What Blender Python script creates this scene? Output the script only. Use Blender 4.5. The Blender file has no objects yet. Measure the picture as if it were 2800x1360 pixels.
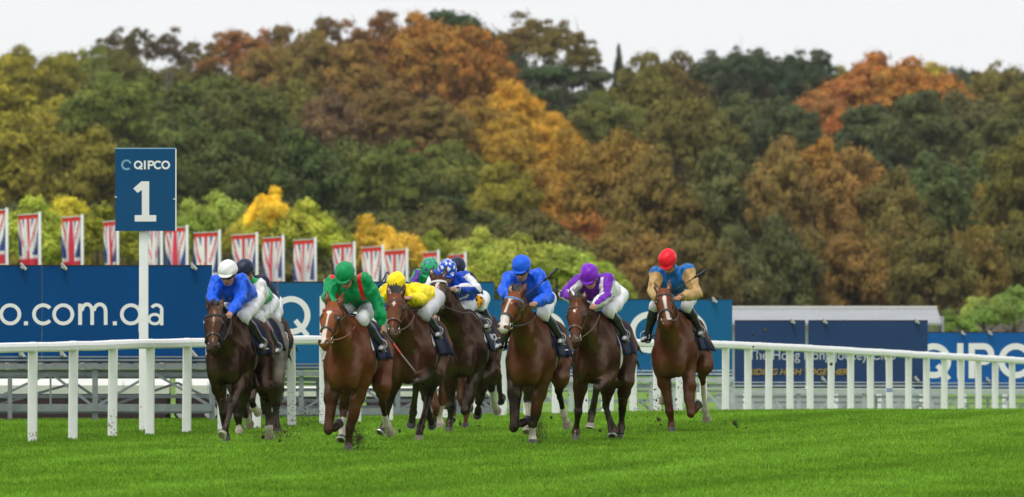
import bpy, math, random
import numpy as np
from mathutils import Vector, Matrix

R = math.radians
scene = bpy.context.scene
COL = scene.collection

# ------------------------------------------------------------------ camera, sky, sun, exposure
F = 32718.0            # focal length in pixels of the 2800-wide photograph
ZC = 2.05              # camera height above the course
HZ = 734.0             # horizon row
cam_d = bpy.data.cameras.new('camera')
cam = bpy.data.objects.new('camera', cam_d)
COL.objects.link(cam)
cam.location = (0, 0, ZC)
cam.rotation_euler = (R(90) + math.atan((HZ - 680.0) / F), 0, 0)
cam_d.sensor_width = 36.0
cam_d.lens = 36.0 * F / 2800.0
cam_d.clip_start = 1.0
cam_d.clip_end = 6000.0
cam_d.dof.use_dof = True
cam_d.dof.focus_distance = 140.0
cam_d.dof.aperture_fstop = 7.5
scene.camera = cam

SUN_EL, SUN_AZ = 66.0, 205.0      # high, behind the camera and a little to the left
world = bpy.data.worlds.new('World')
scene.world = world
world.use_nodes = True
wn, wl = world.node_tree.nodes, world.node_tree.links
wn.clear()
sky = wn.new('ShaderNodeTexSky')
sky.sky_type = 'NISHITA'
sky.sun_disc = False
sky.sun_elevation = R(SUN_EL)
sky.sun_rotation = R(SUN_AZ)
sky.air_density = 1.0
sky.dust_density = 4.0
hs = wn.new('ShaderNodeHueSaturation')
hs.inputs['Saturation'].default_value = 0.12
mixw = wn.new('ShaderNodeMix'); mixw.data_type = 'RGBA'
mixw.inputs[0].default_value = 0.8               # overcast: an even cloud deck over the clear sky
mixw.inputs[7].default_value = (10.9, 11.0, 11.2, 1)
bg = wn.new('ShaderNodeBackground'); bg.inputs['Strength'].default_value = 0.1
wo = wn.new('ShaderNodeOutputWorld')
wl.new(sky.outputs[0], hs.inputs['Color']); wl.new(hs.outputs[0], mixw.inputs[6])
wl.new(mixw.outputs[2], bg.inputs[0]); wl.new(bg.outputs[0], wo.inputs[0])

sun_d = bpy.data.lights.new('sun', 'SUN')
sun_d.energy = 1.5
sun_d.angle = R(16)
sun_d.color = (1.0, 0.965, 0.91)
sun = bpy.data.objects.new('sun', sun_d); COL.objects.link(sun)
az, el = R(SUN_AZ), R(SUN_EL)
# direction towards the sun (sky rotation 0 = +Y, clockwise seen from above)
sdir = Vector((math.sin(az) * math.cos(el), math.cos(az) * math.cos(el), math.sin(el)))
sun.rotation_euler = sdir.to_track_quat('Z', 'Y').to_euler()

vs = scene.view_settings
vs.view_transform = 'Standard'; vs.look = 'None'; vs.exposure = 0.08; vs.gamma = 1.0
vs.use_curve_mapping = False
try:
    scene.cycles.use_denoising = True
    scene.cycles.max_bounces = 6
    scene.cycles.transparent_max_bounces = 6
except Exception:
    pass

# ------------------------------------------------------------------ helpers
def tag(o, label=None, cat=None, group=None, kind=None):
    if label: o['label'] = label
    if cat: o['category'] = cat
    if group: o['group'] = group
    if kind: o['kind'] = kind
    return o

def P(px, py, D):
    """world point that stands D metres away at that place of the photograph"""
    return Vector(((px - 1400.0) * D / F, D, ZC - (py - HZ) * D / F))

def empty(name, loc=(0, 0, 0), rz=0.0):
    o = bpy.data.objects.new(name, None)
    o.empty_display_size = 0.2
    COL.objects.link(o); o.location = loc; o.rotation_euler = (0, 0, rz)
    return o

def mesh_np(name, V, Fq, smooth=True):
    V = np.asarray(V, dtype=np.float32); Fq = np.asarray(Fq, dtype=np.int32)
    me = bpy.data.meshes.new(name)
    n, k = Fq.shape
    me.vertices.add(len(V)); me.vertices.foreach_set('co', V.ravel())
    me.loops.add(n * k); me.loops.foreach_set('vertex_index', Fq.ravel())
    me.polygons.add(n)
    me.polygons.foreach_set('loop_start', np.arange(0, n * k, k, dtype=np.int32))
    if smooth: me.polygons.foreach_set('use_smooth', np.ones(n, dtype=bool))
    me.update(calc_edges=True)
    return me

def set_col(me, C):
    C = np.asarray(C, dtype=np.float32)
    if C.shape[1] == 3: C = np.concatenate([C, np.ones((len(C), 1), np.float32)], 1)
    at = me.color_attributes.new('Col', 'FLOAT_COLOR', 'POINT')
    at.data.foreach_set('color', C.ravel())

def link(name, me, mat, parent=None, loc=None):
    o = bpy.data.objects.new(name, me); COL.objects.link(o)
    if mat is not None and len(me.materials) == 0: me.materials.append(mat)
    if parent is not None: o.parent = parent
    if loc is not None: o.location = loc
    return o

class MB:
    """collects boxes, bars and tubes into one mesh"""
    def __init__(s): s.V = []; s.F = []
    def add(s, V, Fc):
        b = len(s.V); s.V += [tuple(v) for v in V]; s.F += [tuple(i + b for i in f) for f in Fc]
    def box(s, c, d, rot=None):
        hx, hy, hz = d[0] / 2, d[1] / 2, d[2] / 2
        V = [Vector((x, y, z)) for x in (-hx, hx) for y in (-hy, hy) for z in (-hz, hz)]
        if rot is not None: V = [rot @ v for v in V]
        V = [v + Vector(c) for v in V]
        s.add(V, [(0, 1, 3, 2), (4, 6, 7, 5), (0, 4, 5, 1), (2, 3, 7, 6), (0, 2, 6, 4), (1, 5, 7, 3)])
    def bbox(s, c, d, bev, rot=None):
        """box with chamfered vertical/long edges"""
        hx, hy, hz = d[0] / 2, d[1] / 2, d[2] / 2; b = bev
        ring = [(-hx + b, -hy), (hx - b, -hy), (hx, -hy + b), (hx, hy - b), (hx - b, hy), (-hx + b, hy), (-hx, hy - b), (-hx, -hy + b)]
        V = [Vector((x, y, -hz)) for x, y in ring] + [Vector((x, y, hz)) for x, y in ring]
        if rot is not None: V = [rot @ v for v in V]
        V = [v + Vector(c) for v in V]
        Fc = [(i, (i + 1) % 8, 8 + (i + 1) % 8, 8 + i) for i in range(8)] + [tuple(range(7, -1, -1)), tuple(range(8, 16))]
        s.add(V, Fc)
    def bar(s, a, b, w, h=None, up=(0, 0, 1)):
        a, b = Vector(a), Vector(b); h = w if h is None else h
        d = (b - a).normalized(); u = Vector(up)
        if abs(d.dot(u)) > .98: u = Vector((0, 1, 0))
        x = d.cross(u).normalized(); y = x.cross(d).normalized()
        V = []
        for p in (a, b):
            for sx, sy in ((-1, -1), (1, -1), (1, 1), (-1, 1)): V.append(p + x * (w / 2 * sx) + y * (h / 2 * sy))
        s.add(V, [(0, 1, 5, 4), (1, 2, 6, 5), (2, 3, 7, 6), (3, 0, 4, 7), (3, 2, 1, 0), (4, 5, 6, 7)])
    def tube(s, pts, rad, n=8, caps=True):
        pts = [Vector(p) for p in pts]; m = len(pts)
        rad = [rad] * m if not hasattr(rad, '__len__') else rad
        prev = None; V = []
        for i, p in enumerate(pts):
            d = (pts[min(i + 1, m - 1)] - pts[max(i - 1, 0)]).normalized()
            if prev is None:
                u = Vector((0, 0, 1)) if abs(d.z) < .9 else Vector((1, 0, 0))
                prev = d.cross(u).normalized()
            x = (prev - d * prev.dot(d)).normalized(); prev = x; y = d.cross(x)
            for k in range(n):
                t = 2 * math.pi * k / n
                V.append(p + x * (rad[i] * math.cos(t)) + y * (rad[i] * math.sin(t)))
        Fc = []
        for i in range(m - 1):
            for k in range(n):
                k2 = (k + 1) % n
                Fc.append((i * n + k, i * n + k2, (i + 1) * n + k2, (i + 1) * n + k))
        if caps: Fc += [tuple(range(n - 1, -1, -1)), tuple(range((m - 1) * n, m * n))]
        s.add(V, Fc)
    def ring(s, c, r, t, ax=(0, 1, 0), n=14, m=6):
        ax = Vector(ax).normalized(); u = Vector((0, 0, 1)) if abs(ax.z) < .9 else Vector((1, 0, 0))
        x = ax.cross(u).normalized(); y = ax.cross(x)
        V = []
        for i in range(n):
            a = 2 * math.pi * i / n; d = x * math.cos(a) + y * math.sin(a)
            for j in range(m):
                b = 2 * math.pi * j / m
                V.append(Vector(c) + d * (r + t * math.cos(b)) + ax * (t * math.sin(b)))
        s.add(V, [(i * m + j, ((i + 1) % n) * m + j, ((i + 1) % n) * m + (j + 1) % m, i * m + (j + 1) % m) for i in range(n) for j in range(m)])
    def cyl(s, a, b, r, n=20): s.tube([a, b], r, n)
    def mesh(s, name, smooth=False):
        me = bpy.data.meshes.new(name); me.from_pydata(s.V, [], s.F)
        if smooth: me.polygons.foreach_set('use_smooth', [True] * len(me.polygons))
        me.update(); return me
    def build(s, name, mat, parent=None, smooth=False, loc=None):
        return link(name, s.mesh(name, smooth), mat, parent, loc)

# ------------------------------------------------------------------ materials
def srgb(r, g, b, k=1.0):
    f = lambda c: ((c / 255.0) / 12.92 if c / 255.0 <= .04045 else ((c / 255.0 + .055) / 1.055) ** 2.4) * k
    return (f(r), f(g), f(b))

def pmat(name, col=(.5, .5, .5), rough=.5, metal=0.0, spec=.5, var=.0, vscale=3.0, dirt=None, bump=0.0, bscale=40.0, attr=False, sheen=0.0, coat=0.0, stretch=None):
    m = bpy.data.materials.new(name); m.use_nodes = True
    nt = m.node_tree; N, L = nt.nodes, nt.links
    b = N['Principled BSDF']
    b.inputs['Roughness'].default_value = rough; b.inputs['Metallic'].default_value = metal
    b.inputs['Specular IOR Level'].default_value = spec
    if sheen: b.inputs['Sheen Weight'].default_value = sheen
    if coat: b.inputs['Coat Weight'].default_value = coat; b.inputs['Coat Roughness'].default_value = .25
    tc = N.new('ShaderNodeTexCoord'); src = tc.outputs['Object']
    if stretch is not None:
        mp = N.new('ShaderNodeMapping'); mp.inputs['Scale'].default_value = stretch
        L.new(src, mp.inputs[0]); src = mp.outputs[0]
    cur = None
    if attr:
        a = N.new('ShaderNodeAttribute'); a.attribute_name = 'Col'; cur = a.outputs['Color']
    if var > 0:
        nz = N.new('ShaderNodeTexNoise'); nz.inputs['Scale'].default_value = vscale; nz.inputs['Detail'].default_value = 5
        L.new(src, nz.inputs['Vector'])
        mr = N.new('ShaderNodeMapRange'); mr.inputs[1].default_value = .3; mr.inputs[2].default_value = .7
        mr.inputs[3].default_value = 1 - var; mr.inputs[4].default_value = 1 + var
        L.new(nz.outputs[0], mr.inputs[0])
        mx = N.new('ShaderNodeMix'); mx.data_type = 'RGBA'; mx.blend_type = 'MULTIPLY'; mx.inputs[0].default_value = 1
        if cur is not None: L.new(cur, mx.inputs[6])
        else: mx.inputs[6].default_value = (*col, 1)
        L.new(mr.outputs[0], mx.inputs[7]); cur = mx.outputs[2]
    if dirt is not None:
        nd = N.new('ShaderNodeTexNoise'); nd.inputs['Scale'].default_value = dirt[1]; nd.inputs['Detail'].default_value = 6
        L.new(src, nd.inputs['Vector'])
        cr = N.new('ShaderNodeMapRange'); cr.inputs[1].default_value = dirt[2]; cr.inputs[2].default_value = dirt[2] + .12
        L.new(nd.outputs[0], cr.inputs[0])
        mx = N.new('ShaderNodeMix'); mx.data_type = 'RGBA'
        L.new(cr.outputs[0], mx.inputs[0])
        if cur is not None: L.new(cur, mx.inputs[6])
        else: mx.inputs[6].default_value = (*col, 1)
        mx.inputs[7].default_value = (*dirt[0], 1); cur = mx.outputs[2]
    if cur is not None: L.new(cur, b.inputs['Base Color'])
    else: b.inputs['Base Color'].default_value = (*col, 1)
    if bump > 0:
        nb = N.new('ShaderNodeTexNoise'); nb.inputs['Scale'].default_value = bscale; nb.inputs['Detail'].default_value = 4
        L.new(src, nb.inputs['Vector'])
        bp = N.new('ShaderNodeBump'); bp.inputs['Strength'].default_value = bump; bp.inputs['Distance'].default_value = .02
        L.new(nb.outputs[0], bp.inputs['Height']); L.new(bp.outputs[0], b.inputs['Normal'])
    return m

M = {}
M['white_paint'] = pmat('white_paint', (.86, .86, .87), .45, var=.03, vscale=6, dirt=((.30, .27, .20), 26.0, .70))
M['board_deep'] = pmat('board_deep', srgb(0, 68, 126), .6, spec=.1, var=.06, vscale=1.2)
M['board_teal'] = pmat('board_teal', srgb(8, 92, 140), .6, spec=.2, var=.06, vscale=1.2)
M['board_navy'] = pmat('board_navy', srgb(40, 64, 104), .6, spec=.1, var=.06, vscale=1.2)
M['board_bright'] = pmat('board_bright', srgb(6, 86, 158), .6, spec=.2, var=.06, vscale=1.2)
M['sign_blue'] = pmat('sign_blue', srgb(0, 72, 118), .5, spec=.2, var=.05, vscale=2)
M['letter_white'] = pmat('letter_white', (.78, .78, .79), .6, spec=.2)
M['letter_pale'] = pmat('letter_pale', srgb(130, 175, 205), .6, spec=.2)
M['letter_gold'] = pmat('letter_gold', srgb(165, 138, 62), .6, spec=.2)
M['letter_dull'] = pmat('letter_dull', (.46, .49, .55), .6, spec=.1)
M['steel'] = pmat('steel', (.21, .24, .25), .5, metal=.35, var=.15, vscale=9)
M['steel_pale'] = pmat('steel_pale', (.42, .46, .48), .55, metal=.2, var=.12, vscale=7)
M['dark_rubber'] = pmat('dark_rubber', (.02, .02, .02), .8)
M['clamp'] = pmat('clamp', (.38, .38, .36), .6, var=.2, vscale=30)
M['van_white'] = pmat('van_white', (.72, .71, .69), .35, var=.06, vscale=2)
M['van_maroon'] = pmat('van_maroon', (.030, .012, .016), .5)
M['roof_metal'] = pmat('roof_metal', (.35, .37, .39), .55, metal=.1, var=.08, vscale=1.0)
M['leather'] = pmat('leather', (.018, .013, .011), .4)
M['leather_brown'] = pmat('leather_brown', (.09, .035, .02), .45)
M['metal'] = pmat('metal', (.6, .6, .6), .25, metal=1.0)
M['shoe'] = pmat('shoe', (.62, .62, .62), .35, metal=.6)
M['soil'] = pmat('soil', (.075, .052, .028), .95, var=.3, vscale=20)
M['turf_clod'] = pmat('turf_clod', (.045, .045, .015), .95, var=.4, vscale=25)
# ------------------------------------------------------------------ terrain
def sstep(a, b, x):
    t = np.clip((np.asarray(x, float) - a) / (b - a), 0, 1); return t * t * (3 - 2 * t)

def ground(x, y):
    x = np.asarray(x, float); y = np.asarray(y, float)
    y0 = 149.0 + 11.5 * sstep(-6.0, 5.5, x)
    d = np.maximum(y - y0, 0)
    q = -0.00028 * d * d
    z = np.logaddexp(5 * q, -8.0) / 5          # falls away and levels out at -1.6 m
    return z + 7.0 * sstep(600, 1250, y)

def build_ground():
    ys = np.concatenate([np.arange(20, 100, 10), np.arange(100, 240, 1.0), np.arange(240, 420, 6), np.arange(420, 1500, 30), np.arange(1500, 4200, 300)])
    xs = np.concatenate([np.arange(-900, -60, 60), np.arange(-60, -14, 6), np.arange(-14, 14, 1.0), np.arange(14, 60, 6), np.arange(60, 901, 60)])
    X, Y = np.meshgrid(xs, ys, indexing='ij')
    V = np.stack([X, Y, ground(X, Y)], -1).reshape(-1, 3)
    ny = len(ys)
    I, J = np.meshgrid(np.arange(len(xs) - 1), np.arange(ny - 1), indexing='ij')
    a = (I * ny + J).ravel()
    Fq = np.stack([a, a + ny, a + ny + 1, a + 1], 1)
    return mesh_np('turf', V, Fq)

def turf_material(name, blades):
    m = bpy.data.materials.new(name); m.use_nodes = True
    N, L = m.node_tree.nodes, m.node_tree.links
    b = N['Principled BSDF']; b.inputs['Roughness'].default_value = .75; b.inputs['Specular IOR Level'].default_value = .15
    geo = N.new('ShaderNodeNewGeometry')
    mr_ = N.new('ShaderNodeMapping'); mr_.inputs['Rotation'].default_value = (0, 0, R(9.5)); L.new(geo.outputs['Position'], mr_.inputs[0])
    mp = N.new('ShaderNodeMapping'); mp.inputs['Scale'].default_value = (1.25, .03, 1)
    L.new(mr_.outputs[0], mp.inputs[0])
    n1 = N.new('ShaderNodeTexNoise'); n1.inputs['Scale'].default_value = .55; n1.inputs['Detail'].default_value = 3
    L.new(mp.outputs[0], n1.inputs['Vector'])
    r1 = N.new('ShaderNodeValToRGB')
    e = r1.color_ramp.elements
    e[0].position = .33; e[0].color = (.120, .250, .017, 1)
    e[1].position = .66; e[1].color = (.196, .370, .034, 1)
    em = e.new(.5); em.color = (.158, .314, .022, 1)
    L.new(n1.outputs[0], r1.inputs[0])
    n2 = N.new('ShaderNodeTexNoise'); n2.inputs['Scale'].default_value = 1.4; n2.inputs['Detail'].default_value = 6
    mp2 = N.new('ShaderNodeMapping'); mp2.inputs['Scale'].default_value = (1, .25, 1)
    L.new(geo.outputs['Position'], mp2.inputs[0]); L.new(mp2.outputs[0], n2.inputs['Vector'])
    r2 = N.new('ShaderNodeMapRange'); r2.inputs[1].default_value = .3; r2.inputs[2].default_value = .7; r2.inputs[3].default_value = .82; r2.inputs[4].default_value = 1.18
    L.new(n2.outputs[0], r2.inputs[0])
    mx = N.new('ShaderNodeMix'); mx.data_type = 'RGBA'; mx.blend_type = 'MULTIPLY'; mx.inputs[0].default_value = 1
    L.new(r1.outputs[0], mx.inputs[6]); L.new(r2.outputs[0], mx.inputs[7])
    cur = mx.outputs[2]
    if blades:
        r3 = N.new('ShaderNodeMapRange'); r3.inputs[3].default_value = .7; r3.inputs[4].default_value = 1.35
        L.new(geo.outputs['Random Per Island'], r3.inputs[0])
        m3 = N.new('ShaderNodeMix'); m3.data_type = 'RGBA'; m3.blend_type = 'MULTIPLY'; m3.inputs[0].default_value = 1
        L.new(cur, m3.inputs[6]); L.new(r3.outputs[0], m3.inputs[7]); cur = m3.outputs[2]
        tr = N.new('ShaderNodeBsdfTranslucent'); ms = N.new('ShaderNodeMixShader'); ms.inputs[0].default_value = .35
        L.new(cur, tr.inputs[0]); L.new(b.outputs[0], ms.inputs[1]); L.new(tr.outputs[0], ms.inputs[2])
        L.new(ms.outputs[0], N['Material Output'].inputs[0])
    if not blades:      # base darkened in colour for the blades' shading; soil shows between them
        th = N.new('ShaderNodeMix'); th.data_type = 'RGBA'; th.blend_type = 'MULTIPLY'; th.inputs[0].default_value = 1; L.new(cur, th.inputs[6]); th.inputs[7].default_value = (.66, .68, .6, 1); cur = th.outputs[2]
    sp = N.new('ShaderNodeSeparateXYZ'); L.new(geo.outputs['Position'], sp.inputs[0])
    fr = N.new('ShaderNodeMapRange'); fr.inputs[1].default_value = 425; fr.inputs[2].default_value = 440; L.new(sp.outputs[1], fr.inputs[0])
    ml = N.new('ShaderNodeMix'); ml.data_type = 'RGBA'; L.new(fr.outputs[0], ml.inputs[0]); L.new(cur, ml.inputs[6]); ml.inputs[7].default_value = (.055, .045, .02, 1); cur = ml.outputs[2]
    L.new(cur, b.inputs['Base Color'])
    return m

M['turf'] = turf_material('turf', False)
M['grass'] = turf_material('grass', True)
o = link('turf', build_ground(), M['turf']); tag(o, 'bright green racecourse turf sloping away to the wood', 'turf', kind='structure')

def build_grass():
    rng = np.random.default_rng(5)
    n = 560000
    y = 104 + (192 - 104) * rng.random(n) ** 1.15
    half = 0.0435 * y + 3.0
    x = (rng.random(n) * 2 - 1) * half
    z = ground(x, y)
    h = .022 + .026 * rng.random(n)
    # longer tufts in patches
    h *= 1 + .3 * (np.sin(x * 2.1 + y * .31) * np.sin(y * .77 - x * .6) > .35)
    w = .010 + .010 * rng.random(n)
    a = rng.random(n) * math.pi
    lx, ly = rng.normal(0, .5, n) * h, rng.normal(0, .5, n) * h
    dx, dy = np.cos(a) * w, np.sin(a) * w * .4
    A = np.stack([x - dx, y - dy, z - .006], 1); B = np.stack([x + dx, y + dy, z - .006], 1)
    Cc = np.stack([x + lx, y + ly, z + h], 1)
    V = np.stack([A, B, Cc], 1).reshape(-1, 3)
    return mesh_np('grass', V, np.arange(3 * n).reshape(-1, 3), smooth=False)
o = link('grass', build_grass(), M['grass']); tag(o, 'short mown green grass blades covering the course in front of the horses', 'grass', kind='stuff')

# ------------------------------------------------------------------ white running rail
KX = [-600, -200, 89, 797, 1400, 1984, 2768, 3000]
KD = [129.0, 136.5, 140.8, 154.7, 169.5, 186.0, 216.0, 226.0]
def rail_D(px): 
    # smooth interpolation
    xs = np.array(KX, float); ys = np.array(KD, float)
    m = np.gradient(ys, xs); i = int(np.clip(np.searchsorted(xs, px) - 1, 0, len(xs) - 2))
    h = xs[i + 1] - xs[i]; t = (px - xs[i]) / h
    return float((2 * t**3 - 3 * t**2 + 1) * ys[i] + (t**3 - 2 * t**2 + t) * h * m[i] + (-2 * t**3 + 3 * t**2) * ys[i + 1] + (t**3 - t**2) * h * m[i + 1])
TX = [-600, -200, 0, 540, 797, 1200, 1840, 1942, 2219, 2403, 2588, 2800, 3000]
TY = [954, 943, 938, 924, 918, 919, 929, 931, 944, 955, 965, 978, 992]
def rail_top(px): return float(np.interp(px, TX, TY))
POSTS = [-520, -382, -255, -136, -22, 89, 200, 308, 410, 511, 607, 702, 797, 885, 976, 1064, 1145, 1222, 1305, 1374, 1442, 1520, 1597, 1668, 1731, 1796, 1858, 1923, 1984, 2045, 2102, 2160, 2215, 2272, 2326, 2380, 2432, 2484, 2533, 2582, 2628, 2676, 2721, 2768, 2814]
def build_rail():
    p0 = P(POSTS[0], 900, rail_D(POSTS[0]))
    root = empty('running_rail', (p0.x, p0.y, float(ground(p0.x, p0.y))))
    tag(root, 'white plastic running rail on square posts curving away beside the course', 'rail')
    off = root.location
    rng = random.Random(3)
    pts = [P(px, rail_top(px), rail_D(px)) for px in POSTS]
    prof = [(-.035, -.118), (.035, -.118), (.055, -.10), (.058, -.05), (.045, -.016), (.02, -.002), (-.02, -.002), (-.045, -.016), (-.058, -.05), (-.055, -.10)]
    n = len(prof)
    for i in range(len(pts) - 1):
        a, b = pts[i], pts[i + 1]
        d = (b - a).normalized(); s = d.cross(Vector((0, 0, 1))).normalized()
        g = d * .004
        mb = MB(); V = []
        sag = rng.uniform(-.006, .006)
        for p in (a + g, a.lerp(b, .5) + Vector((0, 0, sag)), b - g):
            V += [p + s * u + Vector((0, 0, v)) - off for u, v in prof]
        Fc = [(k * n + j, k * n + (j + 1) % n, (k + 1) * n + (j + 1) % n, (k + 1) * n + j) for k in range(2) for j in range(n)]
        Fc = [f[::-1] for f in Fc] + [tuple(range(n)), tuple(range(3 * n - 1, 2 * n - 1, -1))]
        mb.add(V, Fc); mb.build('rail_section', M['white_paint'], root)
        # sleeve at the joint
        mb = MB(); V = []
        for p in (a - d * .06, a + d * .06):
            V += [p + s * (u * 1.06) + Vector((0, 0, (v + .06) * 1.06 - .06)) - off for u, v in prof]
        Fc = [(j, n + j, n + (j + 1) % n, (j + 1) % n) for j in range(n)] + [tuple(range(n)), tuple(range(2 * n - 1, n - 1, -1))]
        mb.add(V, Fc); mb.build('rail_sleeve', M['white_paint'], root)
    for px, p in zip(POSTS, pts):
        mb = MB()
        zb = float(ground(p.x, p.y)) - .25; zt = p.z - .112
        lean = Matrix.Rotation(R(rng.uniform(-.7, .7)), 3, 'Y') @ Matrix.Rotation(R(rng.uniform(-3, 3)), 3, 'Z')
        mb.bbox(Vector((p.x, p.y, (zb + zt) / 2)) - off, (.112, .07, zt - zb), .012, lean)
        po = mb.build('post', M['post_paint'], root)
        if px == 2432:
            s = MB(); s.box(Vector((p.x, p.y - .037, p.z - .70)) - off, (.105, .004, .02)); s.box(Vector((p.x, p.y - .037, p.z - .665)) - off, (.105, .004, .02))
            s.build('blue_stripe', pmat('stripe_blue', srgb(60, 100, 180), .5), po)
    return root

def post_paint():
    """white paint, muddied near the turf"""
    m = pmat('post_paint', (.85, .85, .86), .5, var=.03, vscale=8)
    N, L = m.node_tree.nodes, m.node_tree.links; b = N['Principled BSDF']
    src = b.inputs['Base Color'].links[0].from_socket
    nd = N.new('ShaderNodeTexNoise'); nd.inputs['Scale'].default_value = 30; nd.inputs['Detail'].default_value = 5
    tc = N.new('ShaderNodeTexCoord'); L.new(tc.outputs['Object'], nd.inputs['Vector'])
    ng = N.new('ShaderNodeTexNoise'); ng.inputs['Scale'].default_value = 1.7; L.new(tc.outputs['Object'], ng.inputs['Vector'])
    sx = N.new('ShaderNodeSeparateXYZ'); L.new(tc.outputs['Generated'], sx.inputs[0])
    mr = N.new('ShaderNodeMapRange'); mr.inputs[1].default_value = .16; mr.inputs[2].default_value = .55; mr.inputs[3].default_value = .16; mr.inputs[4].default_value = -.10
    L.new(sx.outputs[2], mr.inputs[0])
    ad = N.new('ShaderNodeMath'); ad.operation = 'ADD'; L.new(nd.outputs[0], ad.inputs[0]); L.new(mr.outputs[0], ad.inputs[1])
    ad2 = N.new('ShaderNodeMath'); ad2.operation = 'ADD'; L.new(ad.outputs[0], ad2.inputs[0]); L.new(ng.outputs[0], ad2.inputs[1])
    cr = N.new('ShaderNodeMapRange'); cr.inputs[1].default_value = 1.25; cr.inputs[2].default_value = 1.35
    L.new(ad2.outputs[0], cr.inputs[0])
    mx = N.new('ShaderNodeMix'); mx.data_type = 'RGBA'; L.new(cr.outputs[0], mx.inputs[0]); L.new(src, mx.inputs[6]); mx.inputs[7].default_value = (.30, .25, .17, 1)
    L.new(mx.outputs[2], b.inputs['Base Color'])
    return m
M['post_paint'] = post_paint()
build_rail()

def build_far_rail():
    D = 232.0
    a = P(1330, 1058, D); b = P(2820, 1066, 262.0)
    root = empty('infield_rail', (a.x, a.y, float(ground(a.x, a.y)))); off = root.location
    tag(root, 'low white rail on round posts on the far side, seen through the running rail', 'rail')
    mb = MB(); mb.tube([a - off, b - off], .045, 8); mb.build('top_rail', M['white_paint'], root, True)
    n = 12
    for i in range(n):
        p = a.lerp(b, (i + .35) / n); zg = float(ground(p.x, p.y)) - .1
        mb = MB(); mb.tube([Vector((p.x, p.y + .06, zg)) - off, Vector((p.x, p.y + .06, p.z - .046)) - off], .05, 8); mb.build('post', M['white_paint'], root, True)
build_far_rail()

# ------------------------------------------------------------------ flat lettering
class Glyph:
    """letters cut from flat strokes; 2-D in photo pixels, put up on a board at depth D"""
    def __init__(s): s.V = []; s.F = []; s.Z = []
    def quad(s, pts):
        b = len(s.V); s.V += pts; s.Z += [len(s.F)] * len(pts); s.F.append(tuple(range(b, b + len(pts))))
    def stroke(s, a, b, w):
        ax, ay = a; bx, by = b; dx, dy = bx - ax, by - ay; l = math.hypot(dx, dy); nx, ny = -dy / l * w / 2, dx / l * w / 2
        s.quad([(ax + nx, ay + ny), (bx + nx, by + ny), (bx - nx, by - ny), (ax - nx, ay - ny)])
    def arc(s, c, ro, ri, a0=0, a1=360, n=32, sx=1.0):
        b = len(s.V)
        for i in range(n + 1):
            t = R(a0 + (a1 - a0) * i / n); ct, st = math.cos(t), -math.sin(t)
            s.V += [(c[0] + ro * ct * sx, c[1] + ro * st), (c[0] + (ri * ct * sx if sx == 1 else (ro * sx - (ro - ri)) * ct), c[1] + ri * st)]
        s.Z += [len(s.F)] * (2 * n + 2)
        for i in range(n): s.F.append((b + 2 * i, b + 2 * i + 1, b + 2 * i + 3, b + 2 * i + 2))
    def build(s, name, mat, D, parent, thick=.006):
        off = parent.location
        n = len(s.V)
        zr = {z: i for i, z in enumerate(sorted(set(s.Z)))}      # each stroke 0.7 mm proud of the one before
        V = [P(x, y, D) - off - Vector((0, .0007 * zr[z], 0)) for (x, y), z in zip(s.V, s.Z)]
        V += [v + Vector((0, thick, 0)) for v in V]
        Fc = []
        for f in s.F:
            Fc.append(f); Fc.append(tuple(i + n for i in reversed(f)))
            for i in range(len(f)): Fc.append((f[i], f[i] + n, f[(i + 1) % len(f)] + n, f[(i + 1) % len(f)]))
        me = bpy.data.meshes.new(name); me.from_pydata([tuple(v) for v in V], [], Fc); me.update()
        import bmesh
        bm = bmesh.new(); bm.from_mesh(me); bmesh.ops.recalc_face_normals(bm, faces=bm.faces); bm.to_mesh(me); bm.free()
        return link(name, me, mat, parent)

def L_Q(cx, cy, r, w):
    g = Glyph(); g.arc((cx, cy), r, r - w); g.stroke((cx + r * .22, cy + r * .25), (cx + r * .86, cy + r * 1.06), w * .85); return g
def L_I(cx, cy, r, w): g = Glyph(); g.stroke((cx, cy - r), (cx, cy + r), w); return g
def L_P(x, cy, r, w):
    g = Glyph(); g.stroke((x, cy - r), (x, cy + r), w); pr = r * .62; sh = r * .66
    g.stroke((x, cy - r + w / 2), (x + sh, cy - r + w / 2), w); g.stroke((x, cy - r + 2 * pr - w / 2), (x + sh, cy - r + 2 * pr - w / 2), w)
    g.arc((x + sh, cy - r + pr), pr, pr - w, -90, 90, 20); return g
def L_C(cx, cy, r, w): g = Glyph(); g.arc((cx, cy), r, r - w, 42, 318); return g
def L_O(cx, cy, r, w): g = Glyph(); g.arc((cx, cy), r, r - w); return g
def qipco(cx, cy, r, w, D, parent, mat, u=1.0):
    """u: letter pitch relative to the big boards"""
    k = r / 54.0 * u
    for g in (L_Q(cx, cy, r, w), L_I(cx + 88 * k, cy, r, w), L_P(cx + 126 * k, cy, r, w), L_C(cx + 272 * k, cy, r, w), L_O(cx + 366 * k, cy, r, w)):
        g.build('letter', mat, D, parent)

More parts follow.
